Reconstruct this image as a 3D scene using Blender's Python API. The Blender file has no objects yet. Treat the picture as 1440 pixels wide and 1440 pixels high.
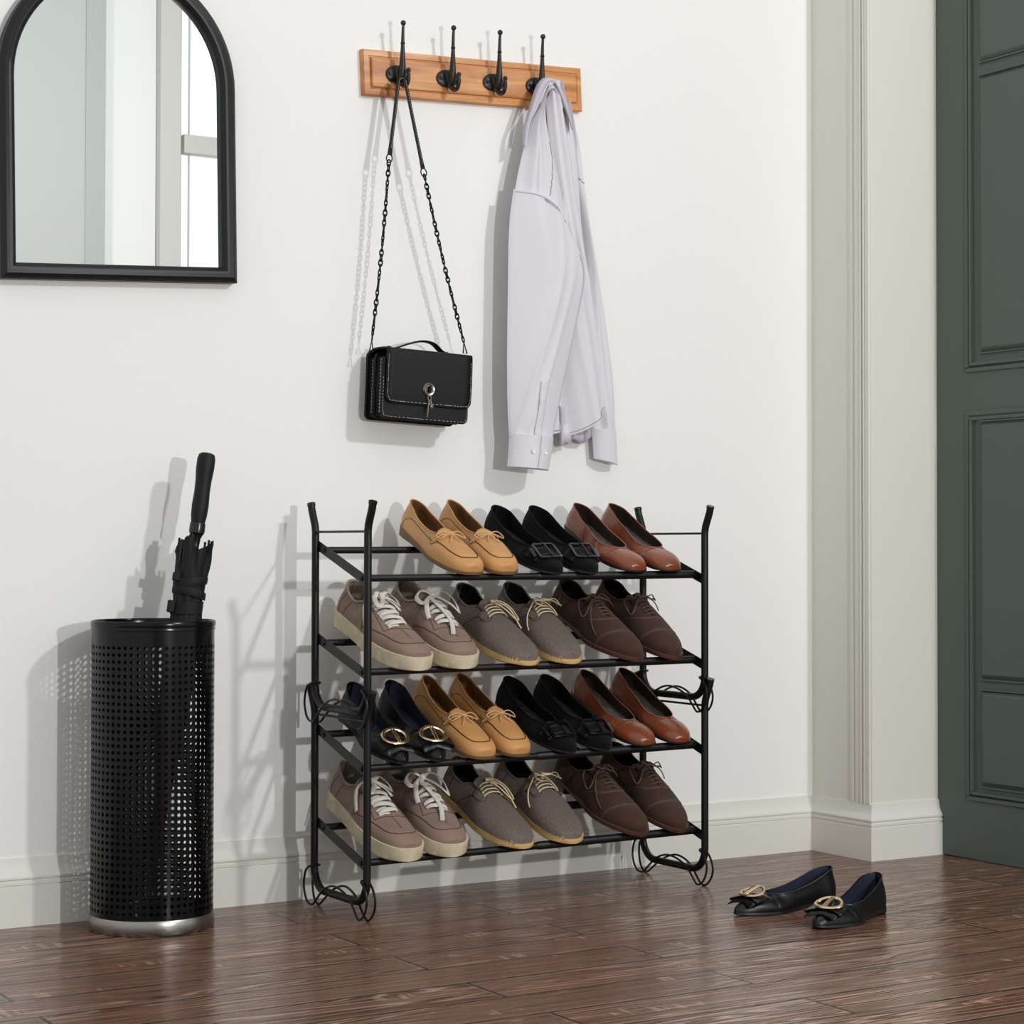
import bpy, bmesh, math, random
from mathutils import Vector, Matrix
random.seed(4)
PI = math.pi
col = bpy.context.scene.collection

# ------------------------------------------------------------------ camera
CX, CY, CZ = -2.0724, -3.7148, .6960
yaw, pit, rol, FPX, SHY = math.radians(31.7149), math.radians(1.2751), math.radians(.0991), 2906.96, -15.15
FW = Vector((math.sin(yaw)*math.cos(pit), math.cos(yaw)*math.cos(pit), math.sin(pit)))
_rt = Vector((math.cos(yaw), -math.sin(yaw), 0)); _up = _rt.cross(FW)
RT = _rt*math.cos(rol) + _up*math.sin(rol); UP = -_rt*math.sin(rol) + _up*math.cos(rol)
CAM = Vector((CX, CY, CZ))
def at(u, v, axis, val):
    """point of the room seen at photo pixel (u, v) lying on the plane axis = val"""
    d = FW + RT*(u-720)/FPX - UP*(v-720-SHY)/FPX
    t = (val-CAM[axis])/d[axis]
    return CAM + d*t
cd = bpy.data.cameras.new('camera'); cam = bpy.data.objects.new('camera', cd); col.objects.link(cam)
m = Matrix((RT, UP, -FW)).transposed().to_4x4(); m.translation = CAM
cam.matrix_world = m
cd.sensor_width = 36; cd.lens = 36*FPX/1440; cd.shift_y = SHY/1440; cd.clip_start = .05
bpy.context.scene.camera = cam

# ------------------------------------------------------------------ materials
def lin(c):
    return tuple(((x/255)/12.92 if x/255 <= .04045 else ((x/255+.055)/1.055)**2.4) for x in c)
MATS = {}
def mat(name, rgb, rough=.5, metal=0, bump=0, bscale=400, var=0, vscale=30, spec=.5, coat=0, sheen=0, stretch=None, emit=0, btype='noise', var2=None):
    m = bpy.data.materials.new(name); m.use_nodes = True
    n, l = m.node_tree.nodes, m.node_tree.links
    b = n['Principled BSDF']
    c = lin(rgb)
    b.inputs['Base Color'].default_value = (*c, 1)
    b.inputs['Roughness'].default_value = rough; b.inputs['Metallic'].default_value = metal
    b.inputs['Specular IOR Level'].default_value = spec
    b.inputs['Coat Weight'].default_value = coat; b.inputs['Coat Roughness'].default_value = .12
    if sheen:
        b.inputs['Sheen Weight'].default_value = sheen; b.inputs['Sheen Roughness'].default_value = .5
    if emit:
        b.inputs['Emission Color'].default_value = (*c, 1); b.inputs['Emission Strength'].default_value = emit
    tc = n.new('ShaderNodeTexCoord'); mp = n.new('ShaderNodeMapping'); l.new(tc.outputs['Object'], mp.inputs['Vector'])
    if stretch: mp.inputs['Scale'].default_value = stretch
    if var or var2:
        no = n.new('ShaderNodeTexNoise'); no.inputs['Scale'].default_value = vscale; no.inputs['Detail'].default_value = 5
        l.new(mp.outputs[0], no.inputs['Vector'])
        mx = n.new('ShaderNodeMix'); mx.data_type = 'RGBA'
        d = lin(var2) if var2 else tuple(x*(1-var) for x in c); e = c if var2 else tuple(min(1, x*(1+var)) for x in c)
        mx.inputs[6].default_value = (*d, 1); mx.inputs[7].default_value = (*e, 1)
        rp = n.new('ShaderNodeMapRange'); rp.inputs[1].default_value = .3; rp.inputs[2].default_value = .7
        l.new(no.outputs[0], rp.inputs[0]); l.new(rp.outputs[0], mx.inputs[0]); l.new(mx.outputs[2], b.inputs['Base Color'])
    if bump:
        if btype == 'weave':
            w1 = n.new('ShaderNodeTexWave'); w1.inputs['Scale'].default_value = bscale; w1.bands_direction = 'X'
            w2 = n.new('ShaderNodeTexWave'); w2.inputs['Scale'].default_value = bscale; w2.bands_direction = 'Y'
            for w in (w1, w2):
                w.inputs['Distortion'].default_value = 1.5; l.new(mp.outputs[0], w.inputs['Vector'])
            ad = n.new('ShaderNodeMath'); l.new(w1.outputs['Fac'], ad.inputs[0]); l.new(w2.outputs['Fac'], ad.inputs[1]); src = ad.outputs[0]
        else:
            no2 = n.new('ShaderNodeTexNoise'); no2.inputs['Scale'].default_value = bscale; no2.inputs['Detail'].default_value = 3
            l.new(mp.outputs[0], no2.inputs['Vector']); src = no2.outputs[0]
        bp = n.new('ShaderNodeBump'); bp.inputs['Strength'].default_value = bump; bp.inputs['Distance'].default_value = .002
        l.new(src, bp.inputs['Height']); l.new(bp.outputs[0], b.inputs['Normal'])
    MATS[name] = m
    return m

M = {}
M['wall'] = mat('wall_paint', (238, 238, 235), .75, bump=.25, bscale=160, spec=.2)
M['trim'] = mat('trim_paint', (223, 221, 213), .45, spec=.35)
M['cream'] = mat('cream_paint', (222, 220, 210), .55, spec=.3)
M['greywall'] = mat('pale_grey_paint', (168, 172, 169), .7, spec=.2)
M['white'] = mat('white_paint', (214, 216, 214), .7)
M['sash'] = mat('window_sash_paint', (184, 184, 178), .6)
M['greyband'] = mat('grey_band_paint', (158, 164, 160), .7, spec=.2)
M['daylight'] = mat('frosted_window_pane', (232, 243, 246), .3, emit=.42)
M['door'] = mat('green_paint', (84, 97, 88), .5, spec=.35, bump=.05, bscale=120)
M['frame'] = mat('black_frame', (18, 18, 19), .42, bump=.12, bscale=60, stretch=(1, 1, .1), spec=.4)
M['steel_black'] = mat('black_powder_coat', (15, 15, 16), .40, spec=.32, bump=.05, bscale=900)
M['iron'] = mat('cast_iron', (24, 23, 23), .38, spec=.5, bump=.2, bscale=300)
M['bolt'] = mat('bolt_black', (40, 40, 42), .3, metal=.7)
M['bin'] = mat('gloss_black_enamel', (4, 4, 5), .2, spec=.3)
M['steel'] = mat('brushed_steel', (158, 154, 148), .33, metal=1, bump=.06, bscale=40, stretch=(1, 1, 6))
M['rubber'] = mat('soft_black_grip', (15, 15, 16), .55, spec=.3, bump=.2, bscale=900)
M['nylon'] = mat('black_nylon', (12, 12, 14), .7, bump=.35, bscale=70, spec=.35)
M['plastic'] = mat('black_plastic', (18, 18, 19), .25)
M['shirt'] = mat('white_lilac_cotton', (219, 216, 222), .85, bump=.12, bscale=900, btype='noise', spec=.15, sheen=.1)
M['shirt_in'] = mat('lilac_cotton_inside', (196, 191, 203), .85, spec=.15)
M['shirt_seam'] = mat('shirt_seam_thread', (158, 153, 166), .85)
M['button'] = mat('pale_button', (232, 228, 222), .25)
M['bag'] = mat('black_grained_leather', (13, 12, 13), .55, bump=.35, bscale=700, spec=.28)
M['bag_dark'] = mat('black_lining_leather', (14, 14, 15), .5, spec=.3)
M['stitch'] = mat('white_thread', (200, 198, 192), .7)
M['gunmetal'] = mat('dark_gunmetal', (40, 39, 40), .3, metal=.85)
M['nickel'] = mat('aged_nickel', (150, 140, 125), .28, metal=1)
M['gold'] = mat('pale_gold', (226, 200, 162), .22, metal=1)
# shoes
M['tan'] = mat('tan_leather', (196, 144, 88), .42, bump=.15, bscale=500, var=.08, vscale=25, spec=.4)
M['tan_in'] = mat('tan_lining', (128, 92, 58), .7, var=.25, vscale=40)
M['tan_sole'] = mat('brown_rubber_wedge', (108, 82, 54), .6)
M['seam_dk'] = mat('dark_brown_seam', (62, 38, 22), .6)
M['cord'] = mat('tan_cord', (205, 168, 120), .6)
M['suede'] = mat('black_suede', (11, 11, 12), .9, bump=.3, bscale=1500, spec=.1, sheen=.06)
M['blk_in'] = mat('black_lining', (16, 16, 17), .7, spec=.3)
M['blk_insole'] = mat('charcoal_insole', (42, 41, 42), .65, var=.3, vscale=80)
M['blk_sole'] = mat('black_outsole', (19, 19, 20), .45)
M['gloss'] = mat('black_gloss_buckle', (14, 14, 15), .15, spec=.6)
M['pump'] = mat('cognac_leather', (126, 64, 35), .28, bump=.08, bscale=400, var=.14, vscale=20, spec=.5, coat=.25)
M['pump_in'] = mat('dark_brown_lining', (50, 38, 31), .7)
M['pump_insole'] = mat('worn_grey_insole', (84, 76, 66), .8, var=.35, vscale=70)
M['taupe'] = mat('taupe_nubuck', (135, 112, 100), .85, bump=.25, bscale=900, var=.09, vscale=22, spec=.2, sheen=.08)
M['cream_sole'] = mat('beige_rubber_sole', (203, 191, 163), .75, bump=.3, bscale=300, var=.12, vscale=60)
M['lace_w'] = mat('off_white_lace', (208, 203, 193), .85, bump=.4, bscale=600)
M['snk_in'] = mat('grey_padded_lining', (132, 120, 108), .85)
M['taupe_dk'] = mat('taupe_seam', (78, 62, 54), .8)
M['canvas'] = mat('grey_brown_canvas', (156, 141, 132), .9, bump=.9, bscale=210, btype='weave', var=.22, vscale=320, spec=.15)
M['jute'] = mat('tan_crepe_sole', (205, 172, 112), .75, bump=.3, bscale=200, var=.1)
M['jute_dk'] = mat('brown_welt_stitch', (120, 88, 48), .8)
M['lace_t'] = mat('waxed_tan_lace', (214, 194, 160), .6)
M['dbrown'] = mat('chocolate_suede', (68, 46, 37), .92, bump=.35, bscale=1100, var=.16, vscale=35, spec=.15, sheen=.1)
M['dbrown_sole'] = mat('brown_leather_sole', (74, 46, 34), .45)
M['welt'] = mat('pale_welt_stitch', (108, 86, 72), .7)
M['lace_b'] = mat('dark_brown_lace', (96, 74, 62), .7)
M['nappa'] = mat('black_nappa_leather', (12, 12, 13), .34, bump=.06, bscale=600, spec=.4)
M['navy'] = mat('navy_insole', (40, 44, 60), .55)

# backboard wood
def wood_board():
    m = bpy.data.materials.new('honey_pine'); m.use_nodes = True
    n, l = m.node_tree.nodes, m.node_tree.links; b = n['Principled BSDF']
    tc = n.new('ShaderNodeTexCoord'); mp = n.new('ShaderNodeMapping'); mp.inputs['Scale'].default_value = (3, 20, 26)
    l.new(tc.outputs['Object'], mp.inputs[0])
    no = n.new('ShaderNodeTexNoise'); no.inputs['Scale'].default_value = 1.6; no.inputs['Detail'].default_value = 6; no.inputs['Distortion'].default_value = .8
    l.new(mp.outputs[0], no.inputs[0])
    cr = n.new('ShaderNodeValToRGB'); e = cr.color_ramp.elements
    e[0].position = .32; e[0].color = (*lin((172, 106, 56)), 1); e[1].position = .68; e[1].color = (*lin((226, 166, 102)), 1)
    l.new(no.outputs[0], cr.inputs[0]); l.new(cr.outputs[0], b.inputs['Base Color']); b.inputs['Roughness'].default_value = .38
    return m
M['pine'] = wood_board()

def wood_floor():
    m = bpy.data.materials.new('hand_scraped_floorboards'); m.use_nodes = True
    n, l = m.node_tree.nodes, m.node_tree.links; b = n['Principled BSDF']
    def N(t, **k):
        q = n.new(t)
        for a_, v in k.items(): setattr(q, a_, v)
        return q
    def math_(op, a_, b_=None, c_=None):
        q = N('ShaderNodeMath', operation=op)
        for i, v in enumerate((a_, b_, c_)):
            if v is None: continue
            if isinstance(v, (int, float)): q.inputs[i].default_value = v
            else: l.new(v, q.inputs[i])
        return q.outputs[0]
    def ramp(src, a_, b_, lo=0, hi=1):
        q = N('ShaderNodeMapRange', interpolation_type='SMOOTHSTEP'); l.new(src, q.inputs[0])
        for i, v in enumerate((a_, b_, lo, hi)): q.inputs[i+1].default_value = v
        return q.outputs[0]
    def mixc(f, a_, b_):
        q = N('ShaderNodeMix', data_type='RGBA')
        if isinstance(f, (int, float)): q.inputs[0].default_value = f
        else: l.new(f, q.inputs[0])
        for i, v in ((6, a_), (7, b_)):
            if isinstance(v, tuple): q.inputs[i].default_value = (*lin(v), 1)
            else: l.new(v, q.inputs[i])
        return q.outputs[2]
    tc = N('ShaderNodeTexCoord')
    br = N('ShaderNodeTexBrick', offset=.37, offset_frequency=2)
    for k, v in (('Scale', 1), ('Brick Width', 1.05), ('Row Height', .122), ('Mortar Size', .0034), ('Mortar Smooth', .35), ('Bias', 0)): br.inputs[k].default_value = v
    br.inputs['Color1'].default_value = (0, 0, 0, 1); br.inputs['Color2'].default_value = (1, 1, 1, 1)
    l.new(tc.outputs['Object'], br.inputs[0])
    # bevel highlight painted as a pale line along the far edge of every joint
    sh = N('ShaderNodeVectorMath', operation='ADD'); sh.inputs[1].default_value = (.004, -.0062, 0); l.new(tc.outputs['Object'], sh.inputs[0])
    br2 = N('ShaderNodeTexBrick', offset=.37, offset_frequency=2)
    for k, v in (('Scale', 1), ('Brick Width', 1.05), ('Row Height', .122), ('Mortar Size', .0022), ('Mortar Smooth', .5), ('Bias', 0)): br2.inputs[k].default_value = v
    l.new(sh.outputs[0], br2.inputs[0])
    mu = N('ShaderNodeVectorMath', operation='MULTIPLY_ADD'); mu.inputs[1].default_value = (7, 3, 5)
    l.new(br.outputs['Color'], mu.inputs[0]); l.new(tc.outputs['Object'], mu.inputs[2])
    def noise(scale, detail, dist, rough=.5):
        mp = N('ShaderNodeMapping'); mp.inputs['Scale'].default_value = scale; l.new(mu.outputs[0], mp.inputs[0])
        g = N('ShaderNodeTexNoise'); g.inputs['Scale'].default_value = 1; g.inputs['Detail'].default_value = detail; g.inputs['Distortion'].default_value = dist; g.inputs['Roughness'].default_value = rough
        l.new(mp.outputs[0], g.inputs[0]); return g.outputs[0]
    # wavy growth rings: contour lines of a long stretched noise
    g1 = noise((.55, 11, 1), 2, .12)
    rings = math_('PINGPONG', g1, .0155)
    ridge_ = ramp(rings, .0, .0075)                      # 0 on the line
    g2 = noise((1.6, 85, 1), 4, .15, .6)                 # fine fibres
    g3 = noise((1.4, 5, 1), 2, .2)                      # broad tone
    patch = ramp(g3, .42, .60)                          # rings strong in places only
    base = mixc(ramp(g2, .25, .75), (88, 57, 44), (122, 86, 69))
    base = mixc(math_('MULTIPLY', ramp(g3, .3, .7), .55), base, (112, 72, 52))
    tone = N('ShaderNodeMix', data_type='RGBA', blend_type='MULTIPLY'); tone.inputs[0].default_value = 1
    bw = N('ShaderNodeMapRange'); bw.inputs[3].default_value = .86; bw.inputs[4].default_value = 1.12
    l.new(br.outputs['Color'], bw.inputs[0]); l.new(base, tone.inputs[6]); l.new(bw.outputs[0], tone.inputs[7])
    line = math_('SUBTRACT', 1, ridge_)
    c1 = mixc(math_('MULTIPLY', line, math_('MULTIPLY_ADD', patch, .5, .3)), tone.outputs[2], (52, 32, 25))
    hl = math_('MULTIPLY', ramp(rings, .0095, .0145), math_('MULTIPLY_ADD', patch, .55, .16))
    c2 = mixc(hl, c1, (176, 144, 122))
    # short cross chatter marks left by the scraper
    ch = math_('MULTIPLY', ramp(noise((110, 9, 1), 0, 0), .54, .62), ramp(noise((6, 16, 1), 1, 0), .64, .68))
    c3 = mixc(math_('MULTIPLY', ch, .5), c2, (176, 146, 122))
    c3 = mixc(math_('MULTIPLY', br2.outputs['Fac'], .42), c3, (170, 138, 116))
    c4 = mixc(br.outputs['Fac'], c3, (28, 18, 14)); l.new(c4, b.inputs['Base Color'])
    h = math_('MULTIPLY_ADD', ridge_, .22, math_('MULTIPLY', g1, 1.2))
    h = math_('MULTIPLY_ADD', g2, .10, h); h = math_('MULTIPLY_ADD', ch, .15, h)
    h = math_('MULTIPLY_ADD', br.outputs['Fac'], -.6, h)
    bp = N('ShaderNodeBump'); bp.inputs['Strength'].default_value = .8; bp.inputs['Distance'].default_value = .006
    l.new(h, bp.inputs['Height']); l.new(bp.outputs[0], b.inputs['Normal'])
    b.inputs['Roughness'].default_value = .2; b.inputs['Specular IOR Level'].default_value = .42
    return m
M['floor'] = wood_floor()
def mirror_mat():
    m = mat('silvered_glass', (242, 244, 243), .0, metal=1); return m
M['mirror'] = mirror_mat()
def glass_mat():
    m = bpy.data.materials.new('window_glass'); m.use_nodes = True
    n, l = m.node_tree.nodes, m.node_tree.links
    n.remove(n['Principled BSDF'])
    tr = n.new('ShaderNodeBsdfTransparent'); tr.inputs[0].default_value = (.96, .98, .98, 1)
    gl = n.new('ShaderNodeBsdfGlossy'); gl.inputs['Roughness'].default_value = .02
    mi = n.new('ShaderNodeMixShader'); mi.inputs[0].default_value = .06
    l.new(tr.outputs[0], mi.inputs[1]); l.new(gl.outputs[0], mi.inputs[2]); l.new(mi.outputs[0], n['Material Output'].inputs[0])
    return m
M['glass'] = glass_mat()

# ------------------------------------------------------------------ mesh helpers
def spline(pts, n, closed=False):
    """Catmull-Rom through tuples, n samples per span"""
    P = [tuple(p) for p in pts]; k = len(P); out = []
    dim = len(P[0])
    def g(i):
        if closed: return P[i % k]
        if i < 0: return tuple(2*P[0][d]-P[1][d] for d in range(dim))
        if i >= k: return tuple(2*P[-1][d]-P[-2][d] for d in range(dim))
        return P[i]
    for i in range(k if closed else k-1):
        a, b, c, d = g(i-1), g(i), g(i+1), g(i+2)
        for j in range(n):
            t = j/n
            out.append(tuple(.5*((2*b[q]) + (-a[q]+c[q])*t + (2*a[q]-5*b[q]+4*c[q]-d[q])*t*t + (-a[q]+3*b[q]-3*c[q]+d[q])*t**3) for q in range(dim)))
    if not closed: out.append(P[-1])
    return out
def pchip(pts, x):
    n = len(pts)
    if x <= pts[0][0]: return pts[0][1]
    if x >= pts[-1][0]: return pts[-1][1]
    h = [pts[i+1][0]-pts[i][0] for i in range(n-1)]; s = [(pts[i+1][1]-pts[i][1])/h[i] for i in range(n-1)]
    def d(i):
        if i == 0: return s[0]
        if i == n-1: return s[-1]
        if s[i-1]*s[i] <= 0: return 0
        return 2*s[i-1]*s[i]/(s[i-1]+s[i])
    for i in range(n-1):
        if x <= pts[i+1][0]:
            t = (x-pts[i][0])/h[i]; a, b = d(i), d(i+1)
            return (1+2*t)*(1-t)**2*pts[i][1] + t*(1-t)**2*h[i]*a + t*t*(3-2*t)*pts[i+1][1] + t*t*(t-1)*h[i]*b
def smooth(a, b, x):
    t = max(0, min(1, (x-a)/(b-a))); return t*t*(3-2*t)

class MB:
    def __init__(s): s.v = []; s.f = []
    def add(s, vs, fs):
        o = len(s.v); s.v += [tuple(v) for v in vs]; s.f += [tuple(i+o for i in f) for f in fs]; return s
    def box(s, x0, x1, y0, y1, z0, z1):
        v = [(x, y, z) for z in (z0, z1) for y in (y0, y1) for x in (x0, x1)]
        return s.add(v, [(0, 2, 3, 1), (4, 5, 7, 6), (0, 1, 5, 4), (2, 6, 7, 3), (0, 4, 6, 2), (1, 3, 7, 5)])
    def grid(s, P, cu=False, cv=False):
        nu, nv = len(P), len(P[0]); vs = [p for r in P for p in r]; fs = []
        for i in range(nu if cu else nu-1):
            for j in range(nv if cv else nv-1):
                a, b = i, (i+1) % nu; c, d = j, (j+1) % nv
                fs.append((a*nv+c, b*nv+c, b*nv+d, a*nv+d))
        return s.add(vs, fs)
    def tube(s, pts, r, n=8, closed=False, cap=True, ry=None, normals=None, twist=0):
        """r may be a number or list; ry flattens; normals = list of reference normals (ry lies along them)"""
        pts = [Vector(p) for p in pts]; k = len(pts)
        q = [pts[0]]; keep = [0]
        for i in range(1, k):
            if (pts[i]-q[-1]).length > 1e-7: q.append(pts[i]); keep.append(i)
        if closed and (q[0]-q[-1]).length < 1e-6: q.pop(); keep.pop()
        pts = q
        R = [r[i] for i in keep] if isinstance(r, (list, tuple)) else [r]*len(pts)
        Ry = [ry[i] for i in keep] if isinstance(ry, (list, tuple)) else ([ry]*len(pts) if ry else R)
        NN = [Vector(normals[i]) for i in keep] if normals else None
        k = len(pts); rows = []; ref = None
        for i in range(k):
            a = pts[i-1] if (i > 0 or closed) else pts[i]; b = pts[(i+1) % k] if (i < k-1 or closed) else pts[i]
            t = (b-a); t = t.normalized() if t.length > 1e-9 else Vector((0, 0, 1))
            if NN: nn = NN[i]
            elif ref is None: nn = Vector((0, 0, 1)) if abs(t.z) < .9 else Vector((0, 1, 0))
            else: nn = ref
            nn = nn - t*nn.dot(t)
            if nn.length < 1e-6: nn = t.orthogonal()
            nn.normalize(); ref = nn; bb = t.cross(nn)
            rows.append([pts[i] + bb*math.cos(2*PI*j/n+twist)*R[i] + nn*math.sin(2*PI*j/n+twist)*Ry[i] for j in range(n)])
        o = len(s.v); s.grid(rows, closed, True)
        if cap and not closed:
            s.f.append(tuple(o+j for j in range(n))[::-1]); s.f.append(tuple(o+(k-1)*n+j for j in range(n)))
        return s
    def lathe(s, prof, n=24, mtx=None):
        rows = [[Vector((r*math.cos(2*PI*j/n), r*math.sin(2*PI*j/n), z)) for j in range(n)] for r, z in prof]
        if mtx: rows = [[mtx @ p for p in r] for r in rows]
        return s.grid(rows, False, True)
    def sphere(s, c, r, n=12):
        c = Vector(c); prof = [(max(1e-6, r*math.sin(PI*i/8)), -r*math.cos(PI*i/8)) for i in range(9)]
        return s.lathe(prof, n, Matrix.Translation(c))
    def prism(s, pts, d0, d1, f):
        """polygon pts extruded; f(p, d) -> 3d"""
        n = len(pts); a = [f(p, d0) for p in pts]; b = [f(p, d1) for p in pts]
        return s.add(a+b, [tuple(range(n))[::-1], tuple(range(n, 2*n))] + [(i, (i+1) % n, n+(i+1) % n, n+i) for i in range(n)])
    def build(s, name, mt, parent=None, sharp=38, dbl=1e-6, bevel=0, solid=0, sub=0):
        me = bpy.data.meshes.new(name); me.from_pydata(s.v, [], s.f)
        bm = bmesh.new(); bm.from_mesh(me)
        if dbl: bmesh.ops.remove_doubles(bm, verts=bm.verts, dist=dbl)
        bmesh.ops.dissolve_degenerate(bm, dist=1e-7, edges=bm.edges)
        bmesh.ops.recalc_face_normals(bm, faces=bm.faces)
        bm.to_mesh(me); bm.free()
        me.materials.append(mt)
        me.polygons.foreach_set('use_smooth', [True]*len(me.polygons))
        me.set_sharp_from_angle(angle=math.radians(sharp))
        o = bpy.data.objects.new(name, me); col.objects.link(o)
        if parent: o.parent = parent
        if solid:
            d = o.modifiers.new('thickness', 'SOLIDIFY'); d.thickness = solid; d.offset = 0
        if bevel:
            d = o.modifiers.new('bevel', 'BEVEL'); d.width = bevel; d.segments = 2; d.limit_method = 'ANGLE'
        if sub:
            d = o.modifiers.new('sub', 'SUBSURF'); d.levels = sub; d.render_levels = sub
        return o

def thing(name, label, cat, loc=(0, 0, 0), group=None, mtx=None):
    o = bpy.data.objects.new(name, None); col.objects.link(o); o.empty_display_size = .05
    if mtx is not None: o.matrix_world = mtx
    else: o.location = loc
    o['label'] = label; o['category'] = cat
    if group: o['group'] = group
    return o
def struct(o): o['kind'] = 'structure'; return o
def copy_tree(o, parent=None):
    c = o.copy(); col.objects.link(c)
    if parent: c.parent = parent
    for ch in list(o.children): copy_tree(ch, c)
    return c
def rbox(x0, x1, z0, z1, r, n=5):
    """rounded rectangle outline (x, z)"""
    out = []
    for cx, cz, a in ((x1-r, z1-r, 0), (x0+r, z1-r, 90), (x0+r, z0+r, 180), (x1-r, z0+r, 270)):
        for i in range(n+1):
            t = math.radians(a+90*i/n); out.append((cx+r*math.cos(t), cz+r*math.sin(t)))
    return out

# ------------------------------------------------------------------ the setting
PX, PD, DX = 1.0414, .2046, 1.2394
WH = 3.4
struct(MB().box(-3.2, PX, 0, .12, 0, WH).build('wall_back', M['wall']))
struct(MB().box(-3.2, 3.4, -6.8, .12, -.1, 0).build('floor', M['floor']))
struct(MB().box(PX, DX+.5, -PD, .12, 0, WH).build('wall_pier', M['cream'], bevel=.002))
struct(MB().box(DX, DX+.5, -1.22, -PD, 2.35, WH).build('wall_overdoor', M['cream']))
# fluted edge trim on the return of the pier
tr = MB()
y = -.136
for w, h in ((.004, .003), (.009, .006), (.004, .003), (.020, .004), (.005, .007), (.004, .003), (.006, .006), (.014, .0045)):
    tr.box(PX-h, PX+.001, y-w+.0008, y, .1235, WH); y -= w
struct(tr.build('trim_pier', M['cream'], bevel=.001))
# baseboards: profile (out from wall, height)
BB = [(0, .125), (.0035, .124), (.0045, .118), (.006, .108), (.0095, .099), (.0135, .0935), (.0150, .0905), (.0150, .087), (.0125, .085), (.0125, .083), (.0150, .0815), (.0150, .0765), (.0125, .0752), (.0125, .0735), (.0155, .0722), (.0155, 0)]
mb = MB(); mb.grid([[(-3.2, -d, z) for d, z in BB], [(PX-.0005, -d, z) for d, z in BB]])
struct(mb.build('baseboard_back', M['trim'], sharp=25))
mb = MB(); mb.grid([[(PX-d, 0, z) for d, z in BB], [(PX-d, -PD-d, z) for d, z in BB], [(DX+.008*min(1, d/.0155), -PD-d, z) for d, z in BB], [(DX+.008*min(1, d/.0155), -PD, z) for d, z in BB]])
struct(mb.build('baseboard_pier', M['trim'], sharp=25))
# green door in the wall that runs towards the viewer
door = struct(MB().box(DX, DX+.045, -1.2, -PD-.0005, .002, 2.34).build('door_1', M['door']))
def mould(y0, y1, z0, z1, w=.014, h=.005):
    b = MB()
    def bar(ya, yb, za, zb): b.box(DX-h, DX+.001, ya, yb, za, zb)
    bar(y0, y1, z0, z0+w); bar(y0, y1, z1-w, z1); bar(y1-w, y1, z0+w, z1-w); bar(y0, y0+w, z0+w, z1-w)
    return b
def dmould(y0, y1, z0, z1):
    b = mould(y0, y1, z0, z1, .010, .005)
    b2 = mould(y0+.014, y1-.014, z0+.014, z1-.014, .007, .008); b.add(b2.v, b2.f)
    return b
dmould(-1.12, -.302, 1.090, 2.28).build('panel_moulding', M['door'], door, bevel=.0015)
dmould(-1.12, -.302, .132, 1.003).build('panel_moulding', M['door'], door, bevel=.0015)
def panel(y0, y1, z0, z1):
    b = MB(); b.prism(rbox(y0, y1, z0, z1, .0005, 1), 0, 1, lambda p, d: (DX-.009*d, p[0]+(.0 if not d else (.012 if p[0] < (y0+y1)/2 else -.012)), p[1]+(0 if not d else (.010 if p[1] < (z0+z1)/2 else -.010)))); return b
for z0, z1 in ((1.133, 1.75), (1.784, 2.24), (.168, .379), (.406, .976)):
    panel(-1.08, -.345, z0, z1).build('raised_panel', M['door'], door, sharp=20)
    g = MB()
    for zz in (z0-.004, z1+.001): g.box(DX-.0075, DX, -1.08, -.345, zz, zz+.003)
    g.build('panel_bead', M['door'], door)
# the side of the room that the mirror shows
FY, FH = -6.6, 4.2
struct(MB().box(-3.2, 1.73, FY-.12, FY+.14, 0, FH).build('wall_front', M['greywall'], bevel=.004))
struct(MB().box(1.62, 1.725, FY+.139, FY+.147, 0, FH).build('trim_bay', M['greyband']))
struct(MB().box(1.73, 2.06, FY-.12, FY, 0, FH).build('wall_bay', M['white']))
struct(MB().box(2.063, 2.18, FY-.12, FY+.06, 0, FH).build('trim_window', M['sash'], bevel=.004))
win = MB()
win.box(2.18, 2.215, FY-.07, FY-.02, .6, 4.0); win.box(3.3, 3.36, FY-.07, FY-.02, .6, 4.0)
win.box(2.215, 3.3, FY-.07, FY-.02, .6, .66); win.box(2.215, 3.3, FY-.07, FY-.02, 3.94, 4.0)
wf = struct(win.build('window_1', M['sash'], bevel=.003))
MB().box(2.215, 3.3, FY-.07, FY+.02, 2.80, 2.90).build('window_bar', M['sash'], wf, bevel=.003)
MB().box(2.262, 2.268, FY-.055, FY-.03, .66, 3.94).build('window_bar', M['sash'], wf)
MB().box(2.215, 3.3, FY-.052, FY-.048, .66, 3.94).build('pane', M['daylight'], wf)
struct(MB().box(2.18, 3.36, FY-.12, FY, 0, .6).build('wall_sill', M['white']))

# ------------------------------------------------------------------ arched mirror
def arch_mirror():
    tilt = math.radians(-1.0); shear = .032
    base = at(166.5, 396.5, 1, -.002)
    mt = Matrix.Translation(base) @ Matrix.Rotation(tilt, 4, 'Y')
    t = thing('arched_wall_mirror', 'tall arched wall mirror in a slim black frame hung on the white wall', 'mirror', mtx=mt)
    hw, H0 = .2345, .375
    def outline(d, n=40):
        r = hw-d; p = [(-r, d), (r, d), (r, H0)]
        p += [(r*math.cos(PI*i/n), H0+r*math.sin(PI*i/n)) for i in range(1, n)] + [(-r, H0)]
        return p
    rows = [[(x, y, z+shear*x) for x, z in outline(d)] for d, y in ((0, 0), (0, -.022), (.003, -.026), (.010, -.030), (.016, -.028), (.0185, -.027), (.022, -.0275), (.027, -.024), (.0300, -.019), (.0300, -.006))]
    b = MB(); b.grid(rows, False, True); b.build('frame', M['frame'], t, sharp=30)
    o = outline(.0295); n = len(o)
    b = MB(); b.add([(x, -.010, z+shear*x) for x, z in o], [tuple(range(n))]); g = b.build('mirror_glass', M['mirror'], t)
    g.data.polygons.foreach_set('use_smooth', [False])
arch_mirror()

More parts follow.
